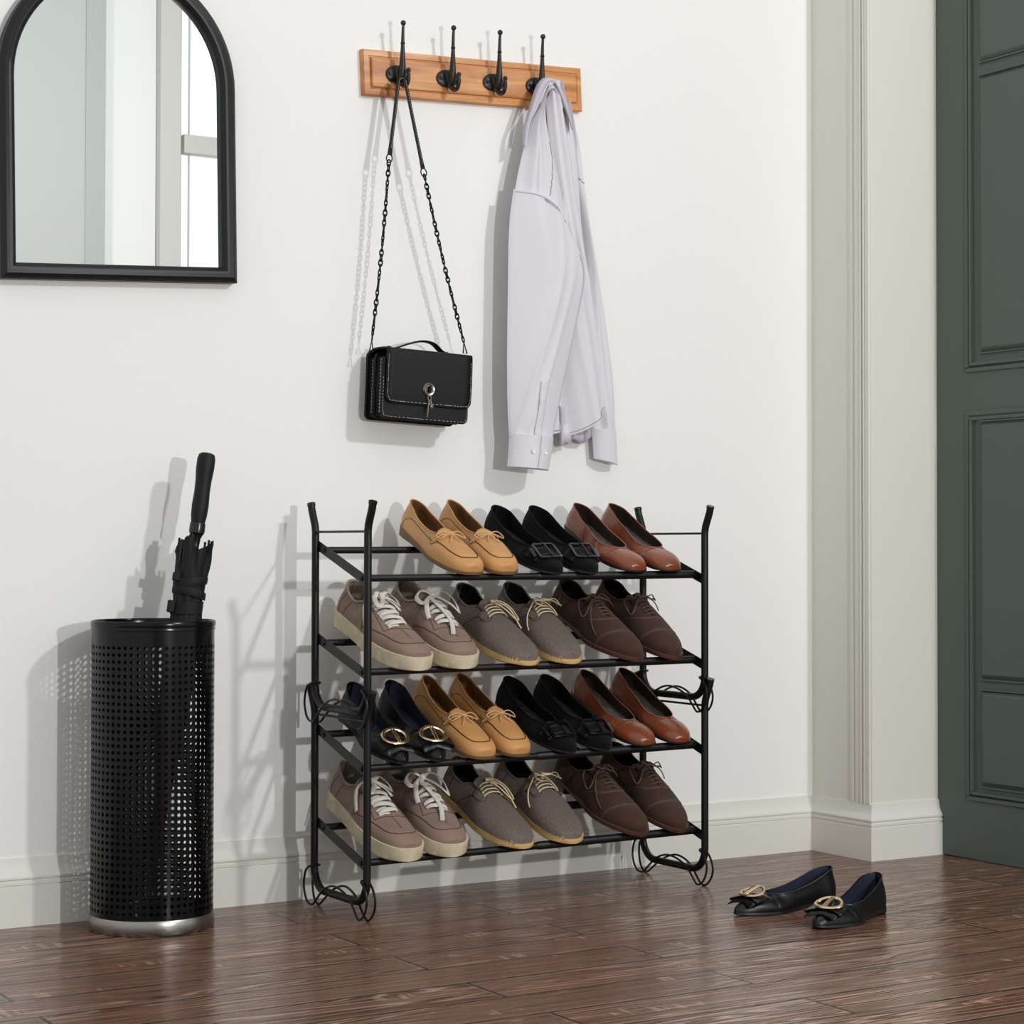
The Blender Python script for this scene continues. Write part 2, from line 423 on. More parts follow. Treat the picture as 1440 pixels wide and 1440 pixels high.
# ------------------------------------------------------------------ coat hook rail
def coat_rail():
    c = at(668.5, 114.3, 1, -.012); c.y = 0
    mt = Matrix.Translation(c) @ Matrix.Rotation(math.radians(-2.75), 4, 'Y')
    t = thing('coat_hook_rail', 'honey pine coat rail with four black iron hooks fixed to the white wall', 'coat rack', mtx=mt)
    hw, hh = .2655, .0465
    def ol(d): return [(-hw+d, -hh+d), (hw-d, -hh+d), (hw-d, hh-d), (-hw+d, hh-d)]
    rows = [[(x, y, z) for x, z in ol(d)] for d, y in ((0, 0), (0, -.013), (.002, -.0155), (.0125, -.0165), (.014, -.0145), (.0155, -.0145), (.017, -.0195), (.019, -.0205))]
    b = MB(); b.grid(rows, False, True); n = len(b.v); b.f.append((n-4, n-3, n-2, n-1)); b.build('backboard', M['pine'], t, sharp=25)
    for kx in (-.192, -.074, .038, .144):
        x = kx; z = -.002; Y = -.0205
        h = bpy.data.objects.new('hook', None); col.objects.link(h); h.parent = t
        p = MB()
        prof = [(1, 0), (1, .0035), (.9, .0052), (.45, .0062), (0.0001, .0065)]
        p.grid([[(x+.0255*r*math.cos(a*PI/16), Y-d, z+.0185*r*math.sin(a*PI/16)) for a in range(32)] for r, d in prof], False, True)
        p.build('base_plate', M['iron'], h)
        for sx in (-.0165, .0165):
            s = MB(); s.lathe([(.0042, 0), (.0042, .0015), (.003, .0026), (.0001, .0026)], 12, Matrix.Translation((x+sx, Y-.0056, z)) @ Matrix.Rotation(PI/2, 4, 'X')); s.build('screw', M['bolt'], h)
        # tall prong: from the bottom of the plate forward and up
        pts = spline([(x, Y-.003, z+.010), (x, Y-.008, z-.008), (x, Y-.016, z-.014), (x, Y-.024, z+.004), (x, Y-.0275, z+.030), (x, Y-.0305, z+.058), (x, Y-.0325, z+.076), (x, Y-.036, z+.098)], 6)
        k = len(pts); rr = [.0040*(1-smooth(.35, .75, i/k))+.0036 - .0008*smooth(.7, 1, i/k) for i in range(k)]
        b = MB(); b.tube(pts, rr, 10); b.build('prong', M['iron'], h)
        b = MB(); b.lathe([(.0036, -.003), (.0050, 0), (.0036, .003)], 10, Matrix.Translation(pts[int(k*.72)])); b.build('prong_ring', M['iron'], h)
        b = MB(); b.sphere(pts[-1], .0056); b.build('ball_tip', M['iron'], h)
        pts = spline([(x, Y-.010, z-.012), (x+.003, Y-.022, z-.026), (x+.004, Y-.034, z-.025), (x+.005, Y-.041, z-.012), (x+.005, Y-.041, z+.002)], 6)
        k = len(pts)
        b = MB(); b.tube(pts, [.0062-.0034*i/k for i in range(k)], 10); b.build('lower_hook', M['iron'], h)
        b = MB(); b.sphere(pts[-1], .0050); b.build('ball_tip', M['iron'], h)
    return t
coat_rail()

# ------------------------------------------------------------------ umbrella stand and umbrella
BC = Vector((-.632, -.130, 0)); BR = .1115
def umbrella_stand():
    t = thing('umbrella_stand', 'glossy black perforated metal umbrella stand with a steel base ring on the wooden floor', 'umbrella stand', BC)
    R = BR; nc, nr = 56, 39; z0, z1 = .034, .520
    cell = 2*PI/nc; ch = (z1-z0)/nr
    b = MB(); hr = .0037
    for i in range(nc):
        for j in range(nr):
            ac = cell*(i+.5); zc = z0+ch*(j+.5); w = cell/2; hz = ch/2
            sq = [(1, 0), (1, 1), (0, 1), (-1, 1), (-1, 0), (-1, -1), (0, -1), (1, -1)]
            vs = [(ac+w*a, zc+hz*c) for a, c in sq] + [(ac+hr/R*math.cos(k*PI/4), zc+hr*math.sin(k*PI/4)) for k in range(8)]
            b.add([(R*math.cos(a), R*math.sin(a), z) for a, z in vs], [(k, (k+1) % 8, 8+(k+1) % 8, 8+k) for k in range(8)])
            b.add([(q*math.cos(a), q*math.sin(a), z) for q in (R, R-.0013) for a, z in vs[8:]], [(k, (k+1) % 8, 8+(k+1) % 8, 8+k) for k in range(8)])
    n = nc*2
    for za, zb in ((.010, z0), (z1, .559)):
        b.grid([[(R*math.cos(2*PI*k/n), R*math.sin(2*PI*k/n), z) for k in range(n)] for z in (za, zb)], False, True)
    b.build('perforated_body', M['bin'], t, dbl=1e-5, sharp=50)
    b = MB(); b.lathe([(R-.002, .5435), (R+.0012, .5435), (R+.002, .545), (R+.0006, .5475), (R+.0022, .5525), (R+.0025, .558), (R+.0008, .561), (R-.0016, .561), (R-.003, .5575), (R-.002, .5435)], 64); b.build('rim', M['bin'], t, sharp=60)
    b = MB(); b.lathe([(.001, .006), (R-.003, .006), (R-.002, 0), (R+.0008, 0), (R+.0022, .002), (R+.0022, .0255), (R+.0005, .028), (R-.002, .028), (R-.002, .0265)], 64); b.build('base_ring', M['steel'], t)
    b = MB(); b.lathe([(.0001, .009), (R-.003, .009), (R-.003, .0066)], 48); b.build('base_plate', M['bin'], t)
umbrella_stand()

def umbrella():
    top = Vector((-.5165, -.105, .872)); bot = Vector((-.648, -.140, .0135))
    ax = (top-bot).normalized(); L = (top-bot).length
    xx = Vector((0, 1, 0)).cross(ax).normalized(); yy = ax.cross(xx)
    mt = Matrix((xx, yy, ax)).transposed().to_4x4(); mt.translation = bot
    t = thing('umbrella', 'folded black umbrella with a long grip handle leaning in the perforated stand', 'umbrella', mtx=mt)
    T = L
    b = MB(); b.lathe([(.0001, T), (.010, T), (.0150, T-.003), (.0172, T-.012), (.0172, T-.03), (.0152, T-.055), (.0148, T-.075), (.0160, T-.10), (.0152, T-.118), (.0130, T-.134)], 24); b.build('handle', M['rubber'], t)
    b = MB(); b.lathe([(.0128, T-.133), (.0146, T-.134), (.0150, T-.147), (.0142, T-.153), (.0120, T-.155), (.0090, T-.162), (.0078, T-.175), (.0072, T-.22)], 20); b.build('collar', M['plastic'], t)
    b = MB(); b.tube([(0, 0, .0), (0, 0, T-.17)], .005, 10); b.build('shaft', M['gunmetal'], t)
    # canopy, closed: lobed cloth bundle, ragged upper edge
    zt = T-.176
    prof = [(zt, .0335), (zt-.02, .0325), (zt-.05, .0305), (zt-.08, .0285), (zt-.105, .0255), (zt-.118, .0265), (zt-.135, .028), (zt-.20, .030), (zt-.35, .024), (zt-.50, .013), (.06, .007)]
    n = 64; rows = []
    zs = [zt + (prof[-1][0]-zt)*i/46 for i in range(47)]
    pp = sorted(prof)
    for i, z in enumerate(zs):
        r = pchip(pp, z); row = []
        for j in range(n):
            a = 2*PI*j/n
            pl = .10*abs(math.sin(4*a+z*16)) + .05*math.sin(7*a-z*40+1) + .03*math.sin(13*a+z*90)
            top_edge = .012*math.cos(3*a+.7)+.008*math.sin(8*a) if i == 0 else (.006*math.cos(3*a) if i == 1 else 0)
            row.append((r*(1-.05+pl)*math.cos(a), .88*r*(1-.05+pl)*math.sin(a), z+top_edge))
        rows.append(row)
    b = MB(); b.grid(rows, False, True)
    inner = [[(p[0]*k, p[1]*k, p[2]-d) for p in rows[0]] for k, d in ((1, 0), (.7, .012), (.25, .02))]
    b.grid(inner, False, True); b.build('canopy', M['nylon'], t, sharp=60)
    for k in range(8):
        a = 2*PI*(k+.35)/8; r = .031
        z = zt-.014+.006*math.cos(3*a)
        b = MB(); b.tube([(r*math.cos(a), .88*r*math.sin(a), z-.02), (1.0*r*math.cos(a), .88*r*math.sin(a), z+.023)], .0023, 8); b.sphere((r*math.cos(a), .88*r*math.sin(a), z+.023), .0028, 8)
        b.build('rib_tip', M['plastic'], t)
    # wrapped closing strap with press stud tab
    b = MB(); zc = zt-.118
    b.grid([[( (.0295+e)*math.cos(2*PI*j/40), .9*(.0295+e)*math.sin(2*PI*j/40), zc+dz+.004*math.cos(2*PI*j/40)) for j in range(40)] for dz, e in ((-.012, -.001), (-.0115, .0006), (.0115, .0006), (.012, -.001))], False, True)
    b.build('strap', M['nylon'], t)
    b = MB(); b.box(-.041, -.028, -.012, -.002, zc-.013, zc+.010); b.build('strap_tab', M['nylon'], t, bevel=.002)
    b = MB(); b.box(-.040, -.027, -.016, -.006, zc+.046, zc+.062); b.build('press_stud_tab', M['nylon'], t, bevel=.002)
    for zz, tl in ((zc+.05, .5), (zc+.028, -.35)):
        b = MB(); pts = [(.0315*math.cos(a), .9*.0315*math.sin(a), zz+.012*tl*math.sin(a*1.3)) for a in [PI*(.95+.9*i/14) for i in range(15)]]
        b.tube(pts, .0075, 6, ry=.0013, normals=[Vector((p[0], p[1], 0)) for p in pts]); b.build('cloth_fold', M['nylon'], t)
umbrella()

# ------------------------------------------------------------------ stacked shoe racks
RX0, RY0, RD, RW = -.2818, -.09, .2188, .78
RAIL = {'hiA': .259, 'hiB': .311, 'loA': .0835, 'loB': .1318}
RR = .0075
OFF = .030          # rails sit inside the posts
def shoe_rack(label, z0, slope):
    t = thing('shoe_rack', label, 'shoe rack', (RX0, RY0, z0), group='stacked black metal shoe racks')
    r = .0075; R = .044; D = RD
    for sx in (0, RW):
        pts = [(sx, .019, .398), (sx, .0165, .388), (sx, .009, .372), (sx, .0025, .358), (sx, 0, .346), (sx, 0, .33), (sx, 0, .2)]
        pts += [(sx, -R+R*math.cos(a), r+R-R*math.sin(a)) for a in [PI/2*i/9 for i in range(10)]]
        pts += [(sx, -D+R-R*math.sin(a), r+R-R*math.cos(a)) for a in [PI/2*i/9 for i in range(10)]]
        pts += [(sx, -D-q[1], q[2]) for q in reversed([(sx, .019, .398), (sx, .0165, .388), (sx, .009, .372), (sx, .0025, .358), (sx, 0, .346), (sx, 0, .33), (sx, 0, .2)])]
        b = MB(); b.tube(pts, r, 14, normals=[Vector((1, 0, 0))]*len(pts)); fr = b.build('side_frame', M['steel_black'], t)
        for yy in (.019, -D-.019):   # plastic end caps
            s = 1 if yy > 0 else -1
            b = MB(); b.tube([(sx, yy-s*.001, .396), (sx, yy+s*.0008, .401)], .0083, 14); b.build('end_cap', M['plastic'], fr)
        b = MB(); b.tube([(sx, 0, .345), (sx, -D, .345)], .0023, 8); b.build('cross_wire', M['steel_black'], fr)
        # springy wire keepers wound round both bends of the foot bar
        W1 = [(0.0222, 0.0129), (0.0088, -0.0082), (-0.0155, -0.0123), (-0.0359, 0.0013), (-0.0662, 0.0177), (-0.1029, 0.0265), (-0.139, 0.0235), (-0.1715, 0.0134), (-0.1908, 0.0001), (-0.2083, -0.0126), (-0.2287, -0.003), (-0.2396, 0.0131), (-0.2379, 0.0302)]
        W2 = [(0.0282, 0.0354), (0.030, 0.010), (0.0212, -0.009), (0.0021, -0.0172), (-0.0217, -0.0028), (-0.0554, 0.0133), (-0.0985, 0.0247), (-0.1313, 0.0218), (-0.1572, 0.0122), (-0.1733, -0.0003), (-0.1877, -0.0128), (-0.205, -0.0166), (-0.2237, -0.0016), (-0.2305, 0.014), (-0.2235, 0.0305)]
        for W, dx in ((W1, -.0115), (W2, .0115)):
            pp = [(sx+dx, y, max(z-.0085*(1-smooth(-.010, .03, z)), -.0249)) for y, z in W]
            if dx < 0:
                pp = [(sx+.0102, .001, .0520), (sx+.0075, -.0072, .0525), (sx, -.0102, .053), (sx-.0075, -.0072, .0525), (sx-.0106, .004, .049), (sx-.0115, .016, .038)] + pp + [(sx-.0108, -.2245, .0440), (sx-.0095, -.2140, .0490), (sx-.004, -.2090, .0505), (sx+.004, -.2088, .0510), (sx+.0090, -.2130, .0510)]
            else:
                pp = [(sx+.0102, .001, .0505), (sx+.0112, .013, .0480)] + pp + [(sx+.0108, -.2140, .0420), (sx+.0085, -.2095, .0490)]
            b = MB(); b.tube(spline(pp, 7), .0022, 7); b.build('wire_clip', M['steel_black'], fr)
    for lv in ('hi', 'lo'):
        A, B = RAIL[lv+'A'], RAIL[lv+'B']; ya, yb = -D+OFF, -OFF
        sl = (B-A)/(yb-ya)
        for sx, s in ((0, 1), (RW, -1)):
            b = MB(); x1, x2 = sx+s*.0035, sx+s*.006
            dz = slope*(1 if sx else -1)
            y1, y2 = 0, -D; za, zb = B+sl*OFF+dz, A-sl*OFF+dz
            b.prism([(y1, za+.010), (y1, za-.010), (y2, zb-.010), (y2, zb+.010)], min(x1, x2), max(x1, x2), lambda p, d: (d, p[0], p[1]))
            sb = b.build('side_bar', M['steel_black'], t, bevel=.0008)
            for yy, zz in ((ya, A), (yb, B)):
                c = MB(); mtx = Matrix.Translation((sx+(.0035 if s > 0 else -.0035), yy, zz+dz)) @ Matrix.Rotation(-s*PI/2, 4, 'Y')
                c.lathe([(.0052, -.001), (.0052, .0016), (.0044, .0028), (.0024, .0028), (.0022, .0014), (.0001, .0014)], 14, mtx); c.build('bolt', M['bolt'], sb)
        for yy, zz in ((ya, A), (yb, B)):
            b = MB(); b.tube([(.006, yy, zz-slope), (RW*.53, yy, zz)], RR-.0006, 14); rl = b.build('rail', M['steel_black'], t)
            b = MB(); b.tube([(RW*.50, yy, zz), (RW*.505, yy, zz), (RW-.006, yy, zz+slope)], [RR-.0003, RR+.0008, RR+.0008], 14); b.build('rail_sleeve', M['steel_black'], rl)
    return t
shoe_rack('upper of the two stacked black steel shoe racks, standing on the lower one', .3801, .0015)
shoe_rack('lower of the two stacked black steel shoe racks, standing on the wooden floor', .0271, .004)

# ------------------------------------------------------------------ shoes
class Last:
    def __init__(s, **k):
        s.__dict__.update(dict(lean=.006, toe=(.70, 2.2), heelt=.14, toeh=.80, toek=.35, box=.62, fo=[(0, .80), (1, .80)], bul=.003, cy=[(0, 0), (1, 0)], ta=.3, th=.0022, soft=.10, pinch=2.0))
        s.__dict__.update(k)
    def w(s, t):
        w = pchip(s.W, t)
        if t < s.heelt: w *= math.sqrt(max(0, 1-((s.heelt-t)/s.heelt)**2))
        t1, p = s.toe
        if t > t1: w *= max(0, 1-((t-t1)/(1-t1))**p)**(1/p)
        return w
    def h(s, t):
        h = pchip(s.H, t); z = pchip(s.ZB, t)
        if t > s.toeh: h = z+(h-z)*(s.toek+(1-s.toek)*math.sqrt(max(0, 1-((t-s.toeh)/(1-s.toeh))**2)))
        return h
    def wo(s, t):
        if t >= s.throat: return 0
        o = s.w(t)*pchip(s.fo, t)
        if t > s.ta: o *= max(0, 1-((t-s.ta)/(s.throat-s.ta))**s.pinch)**.5
        return o
    def pt(s, t, q, off=0, ins=0):
        """q: 0 = top centre / topline, +-1 = feather edge"""
        if off:
            return s.pt(t, q) + s.nrm(t, q)*off
        sd = 1 if q >= 0 else -1; v = 1-abs(q)
        zb = pchip(s.ZB, t); w = s.w(t); h = s.h(t); wo = s.wo(t)
        if ins:
            w = max(0, w-ins); wo = max(0, wo-ins) if t < s.throat else 0; zb += .003; h -= ins if wo == 0 else .0005
            h = max(h, zb+.001)
        Hh = h-zb; c = smooth(s.throat-s.soft, s.throat+.06, t)
        bl = s.bul*min(1, w/.02)
        p0 = (w, zb); p3 = (wo, h)
        p1 = (w+bl, zb+Hh*(.42+(s.box-.42)*c))
        p2 = ((wo+.30*(w-wo))*(1-c)+(wo+(w-wo)*.60)*c, (h-.34*Hh)*(1-c)+h*c)
        a, b = 1-v, v
        k0, k1, k2, k3 = a**3, 3*a*a*b, 3*a*b*b, b**3
        y = k0*p0[0]+k1*p1[0]+k2*p2[0]+k3*p3[0]; z = k0*p0[1]+k1*p1[1]+k2*p2[1]+k3*p3[1]
        x = t*s.L
        zr = max(0, z-zb)
        x += s.lean*(zr/.06)**1.3*max(0, 1-t/.22) - .003*math.sin(min(1, zr/.05)*PI)*max(0, 1-t/.2)
        if ins: x += ins*max(0, 1-t/.1)
        return Vector((x, (sd*y+pchip(s.cy, t))*s.sg, z))
    def nrm(s, t, q):
        e = .004
        t0, t1 = max(.002, t-e), min(.998, t+e); a = s.pt(t1, q)-s.pt(t0, q)
        if s.wo(t) == 0:
            b = s.pt(t, q+.02 if abs(q+.02) <= 1 else q)-s.pt(t, q-.02 if abs(q-.02) <= 1 else q)
        else:
            sd = 1 if q >= 0 else -1; qa = max(0, min(.98, abs(q)))
            b = s.pt(t, sd*(qa+.02))-s.pt(t, sd*qa); b *= sd
        n = a.cross(b); n = n*(-1) if True else n
        if n.length < 1e-9: return Vector((0, 0, 1))
        n.normalize()
        # make it point outward
        c = Vector((t*s.L, 0, pchip(s.ZB, t)))
        if n.dot(s.pt(t, q)-c) < 0: n = -n
        return n
    def ts(s, a=0, b=1, n=64):
        r = [(1-math.cos(PI*i/n))/2 for i in range(n+1)] + [s.throat-.012, s.throat-.004, s.throat, s.throat+.01]
        r = sorted(set(round(x, 5) for x in r if a <= x <= b) | {a, b}); return r
    def shell(s, a=0, b=1, ins=0, mcount=14):
        mb = MB()
        for sd in (1, -1):
            mb.grid([[s.pt(t, sd*max(1e-9, (1-j/mcount)), ins=ins) for j in range(mcount+1)] for t in s.ts(a, b)])
        return mb
    def topline(s, r=.0012, k=0):
        ts = [t for t in s.ts(0, s.throat)]
        p = [s.pt(t, 1e-9) for t in reversed(ts)] + [s.pt(t, -1e-9) for t in ts[1:]]
        mb = MB(); mb.tube(p[:-1], r, 6, closed=True); return mb
    def insole(s, b):
        mb = MB(); rows = []
        for t in s.ts(.01, b):
            w = max(.0002, s.w(t)-.003); z = pchip(s.ZB, t)+.005
            rows.append([Vector((t*s.L+.003*max(0, 1-t/.1), (w*c+pchip(s.cy, t))*s.sg, z+.003*c*c)) for c in (-1, -.6, -.2, .2, .6, 1)])
        mb.grid(rows); return mb
    def slab(s, ztop, zbot, grow=.003, a=0, b=1, taper=1.0, rnd=.18, shift=0):
        mb = MB(); rows = []; k = 1+2*grow/s.L
        for t in s.ts(a, b, 48):
            w = s.w(t)*(1+grow/.045)+ (0 if 0 < t < 1 else 0); zt, zb_ = ztop(t), zbot(t); T = zt-zb_
            x = s.L/2+(t*s.L-s.L/2)*k; cy = pchip(s.cy, t)
            wb = w*taper; e = min(.003, T*rnd)
            sec = [(-w, zt), (-w-.0004, zt-e), (-wb-.0004, zb_+e), (-max(0, wb-e), zb_), (max(0, wb-e), zb_), (wb+.0004, zb_+e), (w+.0004, zt-e), (w, zt)]
            rows.append([Vector((x+shift*(zt-zz)/max(T, .001), (yy+cy)*s.sg, zz)) for yy, zz in sec])
        o = len(mb.v); mb.grid(rows, False, True); n = 8
        mb.f.append(tuple(o+j for j in range(n))[::-1]); mb.f.append(tuple(o+(len(rows)-1)*n+j for j in range(n)))
        return mb
    def line(s, mb, pts, r, off=.0003, n=5, samp=6, sp=True, ry=None):
        pp = spline(pts, samp) if sp else pts
        P = [s.pt(min(.999, max(.001, p[0])), max(-1, min(1, p[1])), off=(p[2] if len(p) > 2 else off)) for p in pp]
        N = [s.nrm(min(.999, max(.001, p[0])), max(-1, min(1, p[1]))) for p in pp] if ry else None
        mb.tube(P, r, n, ry=ry, normals=N); return mb
    def dashes(s, mb, pts, r, n, off=.0005, fill=.55):
        pp = spline(pts, 24)
        for i in range(n):
            a = i/n*(len(pp)-1); b = (i+fill)/n*(len(pp)-1)
            seg = []
            for q in (a, b):
                k = min(int(q), len(pp)-2); f = q-k; seg.append(tuple(pp[k][d]*(1-f)+pp[k+1][d]*f for d in range(2)))
            mb.tube([s.pt(seg[0][0], seg[0][1], off=off), s.pt(seg[1][0], seg[1][1], off=off)], r, 4)
        return mb
    def tongue(s, hw, back, rise, front=.05, arch=.006):
        """flap rising from the throat: hw half width, back/rise of its free end in metres"""
        t0 = s.throat+front; p0 = s.pt(t0, 0); pT = s.pt(s.throat+.002, 0)
        mb = MB()
        cl = spline([tuple(p0), tuple((p0+pT)/2+Vector((0, 0, .001))), tuple(pT+Vector((0, 0, .0015))), tuple(pT+Vector((-back*.55, 0, rise*.6))), tuple(pT+Vector((-back, 0, rise)))], 5)
        n = len(cl); rows = []
        for i, c in enumerate(cl):
            f = i/(n-1); w = hw*(.75+.25*f)*math.sqrt(max(.0001, 1-max(0, (f-.75)/.25)**2.2))
            rows.append([Vector((c[0]+.004*k*k*f, c[1]+k*w, c[2]-arch*k*k*(w/hw)**2)) for k in [j/5-1 for j in range(11)]])
        mb.grid(rows); return mb, cl

def frame_at(l, t, q=0, off=0):
    p = l.pt(t, q, off=off) if off else l.pt(t, q); n = l.nrm(t, q)
    T = (l.pt(min(.995, t+.03), q)-l.pt(t-.03, q)).normalized(); B = n.cross(T).normalized(); T = B.cross(n)
    return p, T, B, n

def base_parts(l, root, up, lining, insole, ib, bind=None, bind_r=.0012):
    u = l.shell().build('upper', up, root, sharp=60, dbl=2e-5)
    l.shell(.004, min(.93, l.throat+.16), ins=l.th).build('lining', lining, root, sharp=60, dbl=2e-5)
    l.insole(ib).build('insole', insole, root)
    l.topline(bind_r).build('topline_binding', bind or up, u)
    return u

def lace_rows(l, mb, t0, t1, n, q, r, ry, off, slant=.0):
    for i in range(n):
        t = t0+(t1-t0)*i/(n-1); qq = q*(1-.15*i/n)
        l.line(mb, [(t-slant, -qq, .0005), (t-slant*.4, -qq*.5, off), (t+slant*.4, qq*.5, off), (t+slant, qq, .0005)], r, n=8, samp=4, ry=ry)

def make_moccasin(root, sg):
    l = Last(sg=sg, L=.278, W=[(0, .0270), (.12, .0280), (.4, .029), (.68, .0395), (.85, .0385), (1, .036)], toe=(.77, 2.9), ZB=[(0, .024), (.3, .014), (.6, .007), (1, .009)],
             H=[(0, .072), (.10, .067), (.30, .053), (.48, .046), (.61, .049), (.68, .047), (.8, .041), (.9, .036), (1, .033)], throat=.61, ta=.32, fo=[(0, .52), (.15, .58), (.3, .76), (.61, .82)], toeh=.86, toek=.5, box=.78, cy=[(0, 0), (.5, -.002), (1, .004)], lean=.010)
    u = base_parts(l, root, M['tan'], M['tan_in'], M['tan_in'], .72, M['tan'], .0014)
    l.slab(lambda t: pchip(l.ZB, t)+.001, lambda t: .0 if t < .75 else .004*((t-.75)/.25)**2, .0015).build('wedge_sole', M['tan_sole'], root)
    b = MB()
    l.line(b, [(.64, .50), (.72, .47), (.80, .45), (.885, .40), (.925, .28), (.937, 0), (.925, -.28), (.885, -.40), (.80, -.45), (.72, -.47), (.64, -.50)], .0011, off=.0004)
    for sd in (1, -1):
        l.line(b, [(.62, sd*.52), (.47, sd*.30), (.30, sd*.26), (.20, sd*.34), (.13, sd*.62), (.12, sd*.95)], .0006)
        l.line(b, [(.66, sd*.54), (.60, sd*.64), (.55, sd*.40), (.51, sd*.24)], .0005)
    b.build('apron_seam', M['seam_dk'], u)
    tg, cl = l.tongue(.021, .022, .008, front=.03, arch=.006); tg.build('apron_tongue', M['tan'], root, solid=.0022)
    b = MB(); k = .0012
    l.line(b, [(0.600, .60, .001), (0.625, .40, .004), (0.640, .10, .006), (0.645, 0, .007)], k, n=6)
    l.line(b, [(0.600, -.60, .001), (0.625, -.40, .004), (0.640, -.10, .006), (0.645, 0, .007)], k, n=6)
    l.line(b, [(0.645, 0, .008), (0.640, .22, .013), (0.645, .42, .011), (0.675, .38, .007), (0.660, .12, .008), (0.645, 0, .008)], k, n=6)
    l.line(b, [(0.645, 0, .008), (0.640, -.22, .013), (0.645, -.42, .011), (0.675, -.38, .007), (0.660, -.12, .008), (0.645, 0, .008)], k, n=6)
    l.line(b, [(0.645, 0, .008), (0.680, .08, .005), (0.720, .16, .0018)], k, n=6)
    l.line(b, [(0.645, 0, .008), (0.690, -.06, .005), (0.730, -.20, .0018)], k, n=6)
    b.sphere(l.pt(.647, 0, off=.008), .0028, 8); b.build('tie_bow', M['cord'], root)

def make_buckle_flat(root, sg):
    l = Last(sg=sg, L=.268, W=[(0, .0275), (.12, .0285), (.4, .029), (.68, .0395), (.85, .0375), (1, .032)], toe=(.70, 2.4), ZB=[(0, .014), (.3, .009), (.6, .005), (1, .006)],
             H=[(0, .064), (.12, .059), (.32, .044), (.5, .037), (.70, .035), (.78, .034), (.88, .030), (1, .025)], throat=.71, ta=.44, fo=[(0, .66), (.3, .86), (.71, .86)], toeh=.84, toek=.45, box=.66, cy=[(0, 0), (.5, -.002), (1, .003)], lean=.008)
    u = base_parts(l, root, M['suede'], M['blk_in'], M['blk_insole'], .78, M['suede'], .0013)
    l.slab(lambda t: pchip(l.ZB, t)+.001, lambda t: 0 if t < .75 else .003*((t-.75)/.25)**2, .001).build('sole', M['blk_sole'], root)
    b = MB()
    rows = []
    for i in range(13):
        q = -.70+1.40*i/12
        rows.append([l.pt(t, q, off=o) for t, o in ((.760, .0004), (.763, .0035), (.790, .0042), (.830, .0036), (.870, .0042), (.897, .0035), (.900, .0004))])
    b.grid(rows); st = b.build('strap', M['suede'], root, sharp=50)
    for t in (.788, .872):
        b = MB(); l.line(b, [(t, -.68, .004), (t, -.3, .005), (t, 0, .0055), (t, .3, .005), (t, .68, .004)], .0007, n=5); b.build('strap_piping', M['blk_insole'], st)
    p, T, B, n = frame_at(l, .832, 0, .0080)
    n2 = (n*math.cos(.16)+T*math.sin(.16)).normalized(); T = (T*math.cos(.16)-n*math.sin(.16)).normalized(); n = n2
    def P(a, c, e=0): return p+B*a+T*c+n*(e-26*a*a*.22)
    bk = MB(); ol = rbox(-.0245, .0245, -.0205, .0205, .004, 3); bk.tube([P(a, c) for a, c in ol], .0034, 6, closed=True, ry=.0022, normals=[n]*len(ol), twist=.5)
    o = bk.build('buckle', M['gloss'], root, sharp=50)
    bk = MB(); bk.tube([P(0, -.0205, .001), P(0, 0, .002), P(0, .0205, .001)], .0018, 6); bk.build('prong', M['gloss'], o)
    bk = MB(); bk.tube([P(-.031*sg, -.013, -.003), P(-.031*sg, .013, -.003)], .0042, 8); bk.build('strap_loop', M['gloss'], o)

def make_pump(root, sg):
    l = Last(sg=sg, L=.268, W=[(0, .0265), (.12, .0285), (.4, .029), (.68, .0395), (.85, .0385), (1, .036)], toe=(.75, 2.6), ZB=[(0, .024), (.15, .022), (.4, .013), (.6, .008), (1, .008)],
             H=[(0, .070), (.10, .067), (.32, .051), (.5, .040), (.66, .033), (.74, .034), (.84, .0335), (.92, .031), (1, .027)], throat=.735, ta=.45, fo=[(0, .56), (.15, .66), (.3, .82), (.735, .90)], toeh=.86, toek=.5, box=.72, cy=[(0, 0), (.5, -.002), (1, .003)], lean=.010, pinch=2.6)
    u = base_parts(l, root, M['pump'], M['pump_in'], M['pump_insole'], .86, M['pump'], .0012)
    zs = lambda t: max(0, pchip(l.ZB, t)-.006) if t < .6 else .0015+.004*max(0, (t-.7)/.3)**2
    l.slab(lambda t: pchip(l.ZB, t)+.001, zs, .0022).build('sole', M['blk_sole'], root)
    l.slab(lambda t: max(.002, zs(t)+.0005), lambda t: 0, .001, a=0, b=.17, taper=.86).build('heel', M['blk_sole'], root)
    for sd in (1, -1):
        b = MB(); l.line(b, [(.36, sd*.02), (.37, sd*.4), (.385, sd*.98)], .0005); b.build('side_seam', M['seam_dk'], u)
    b = MB(); l.line(b, [(.002, .01), (.002, .5), (.002, .98)], .0006); b.build('heel_seam', M['seam_dk'], u)

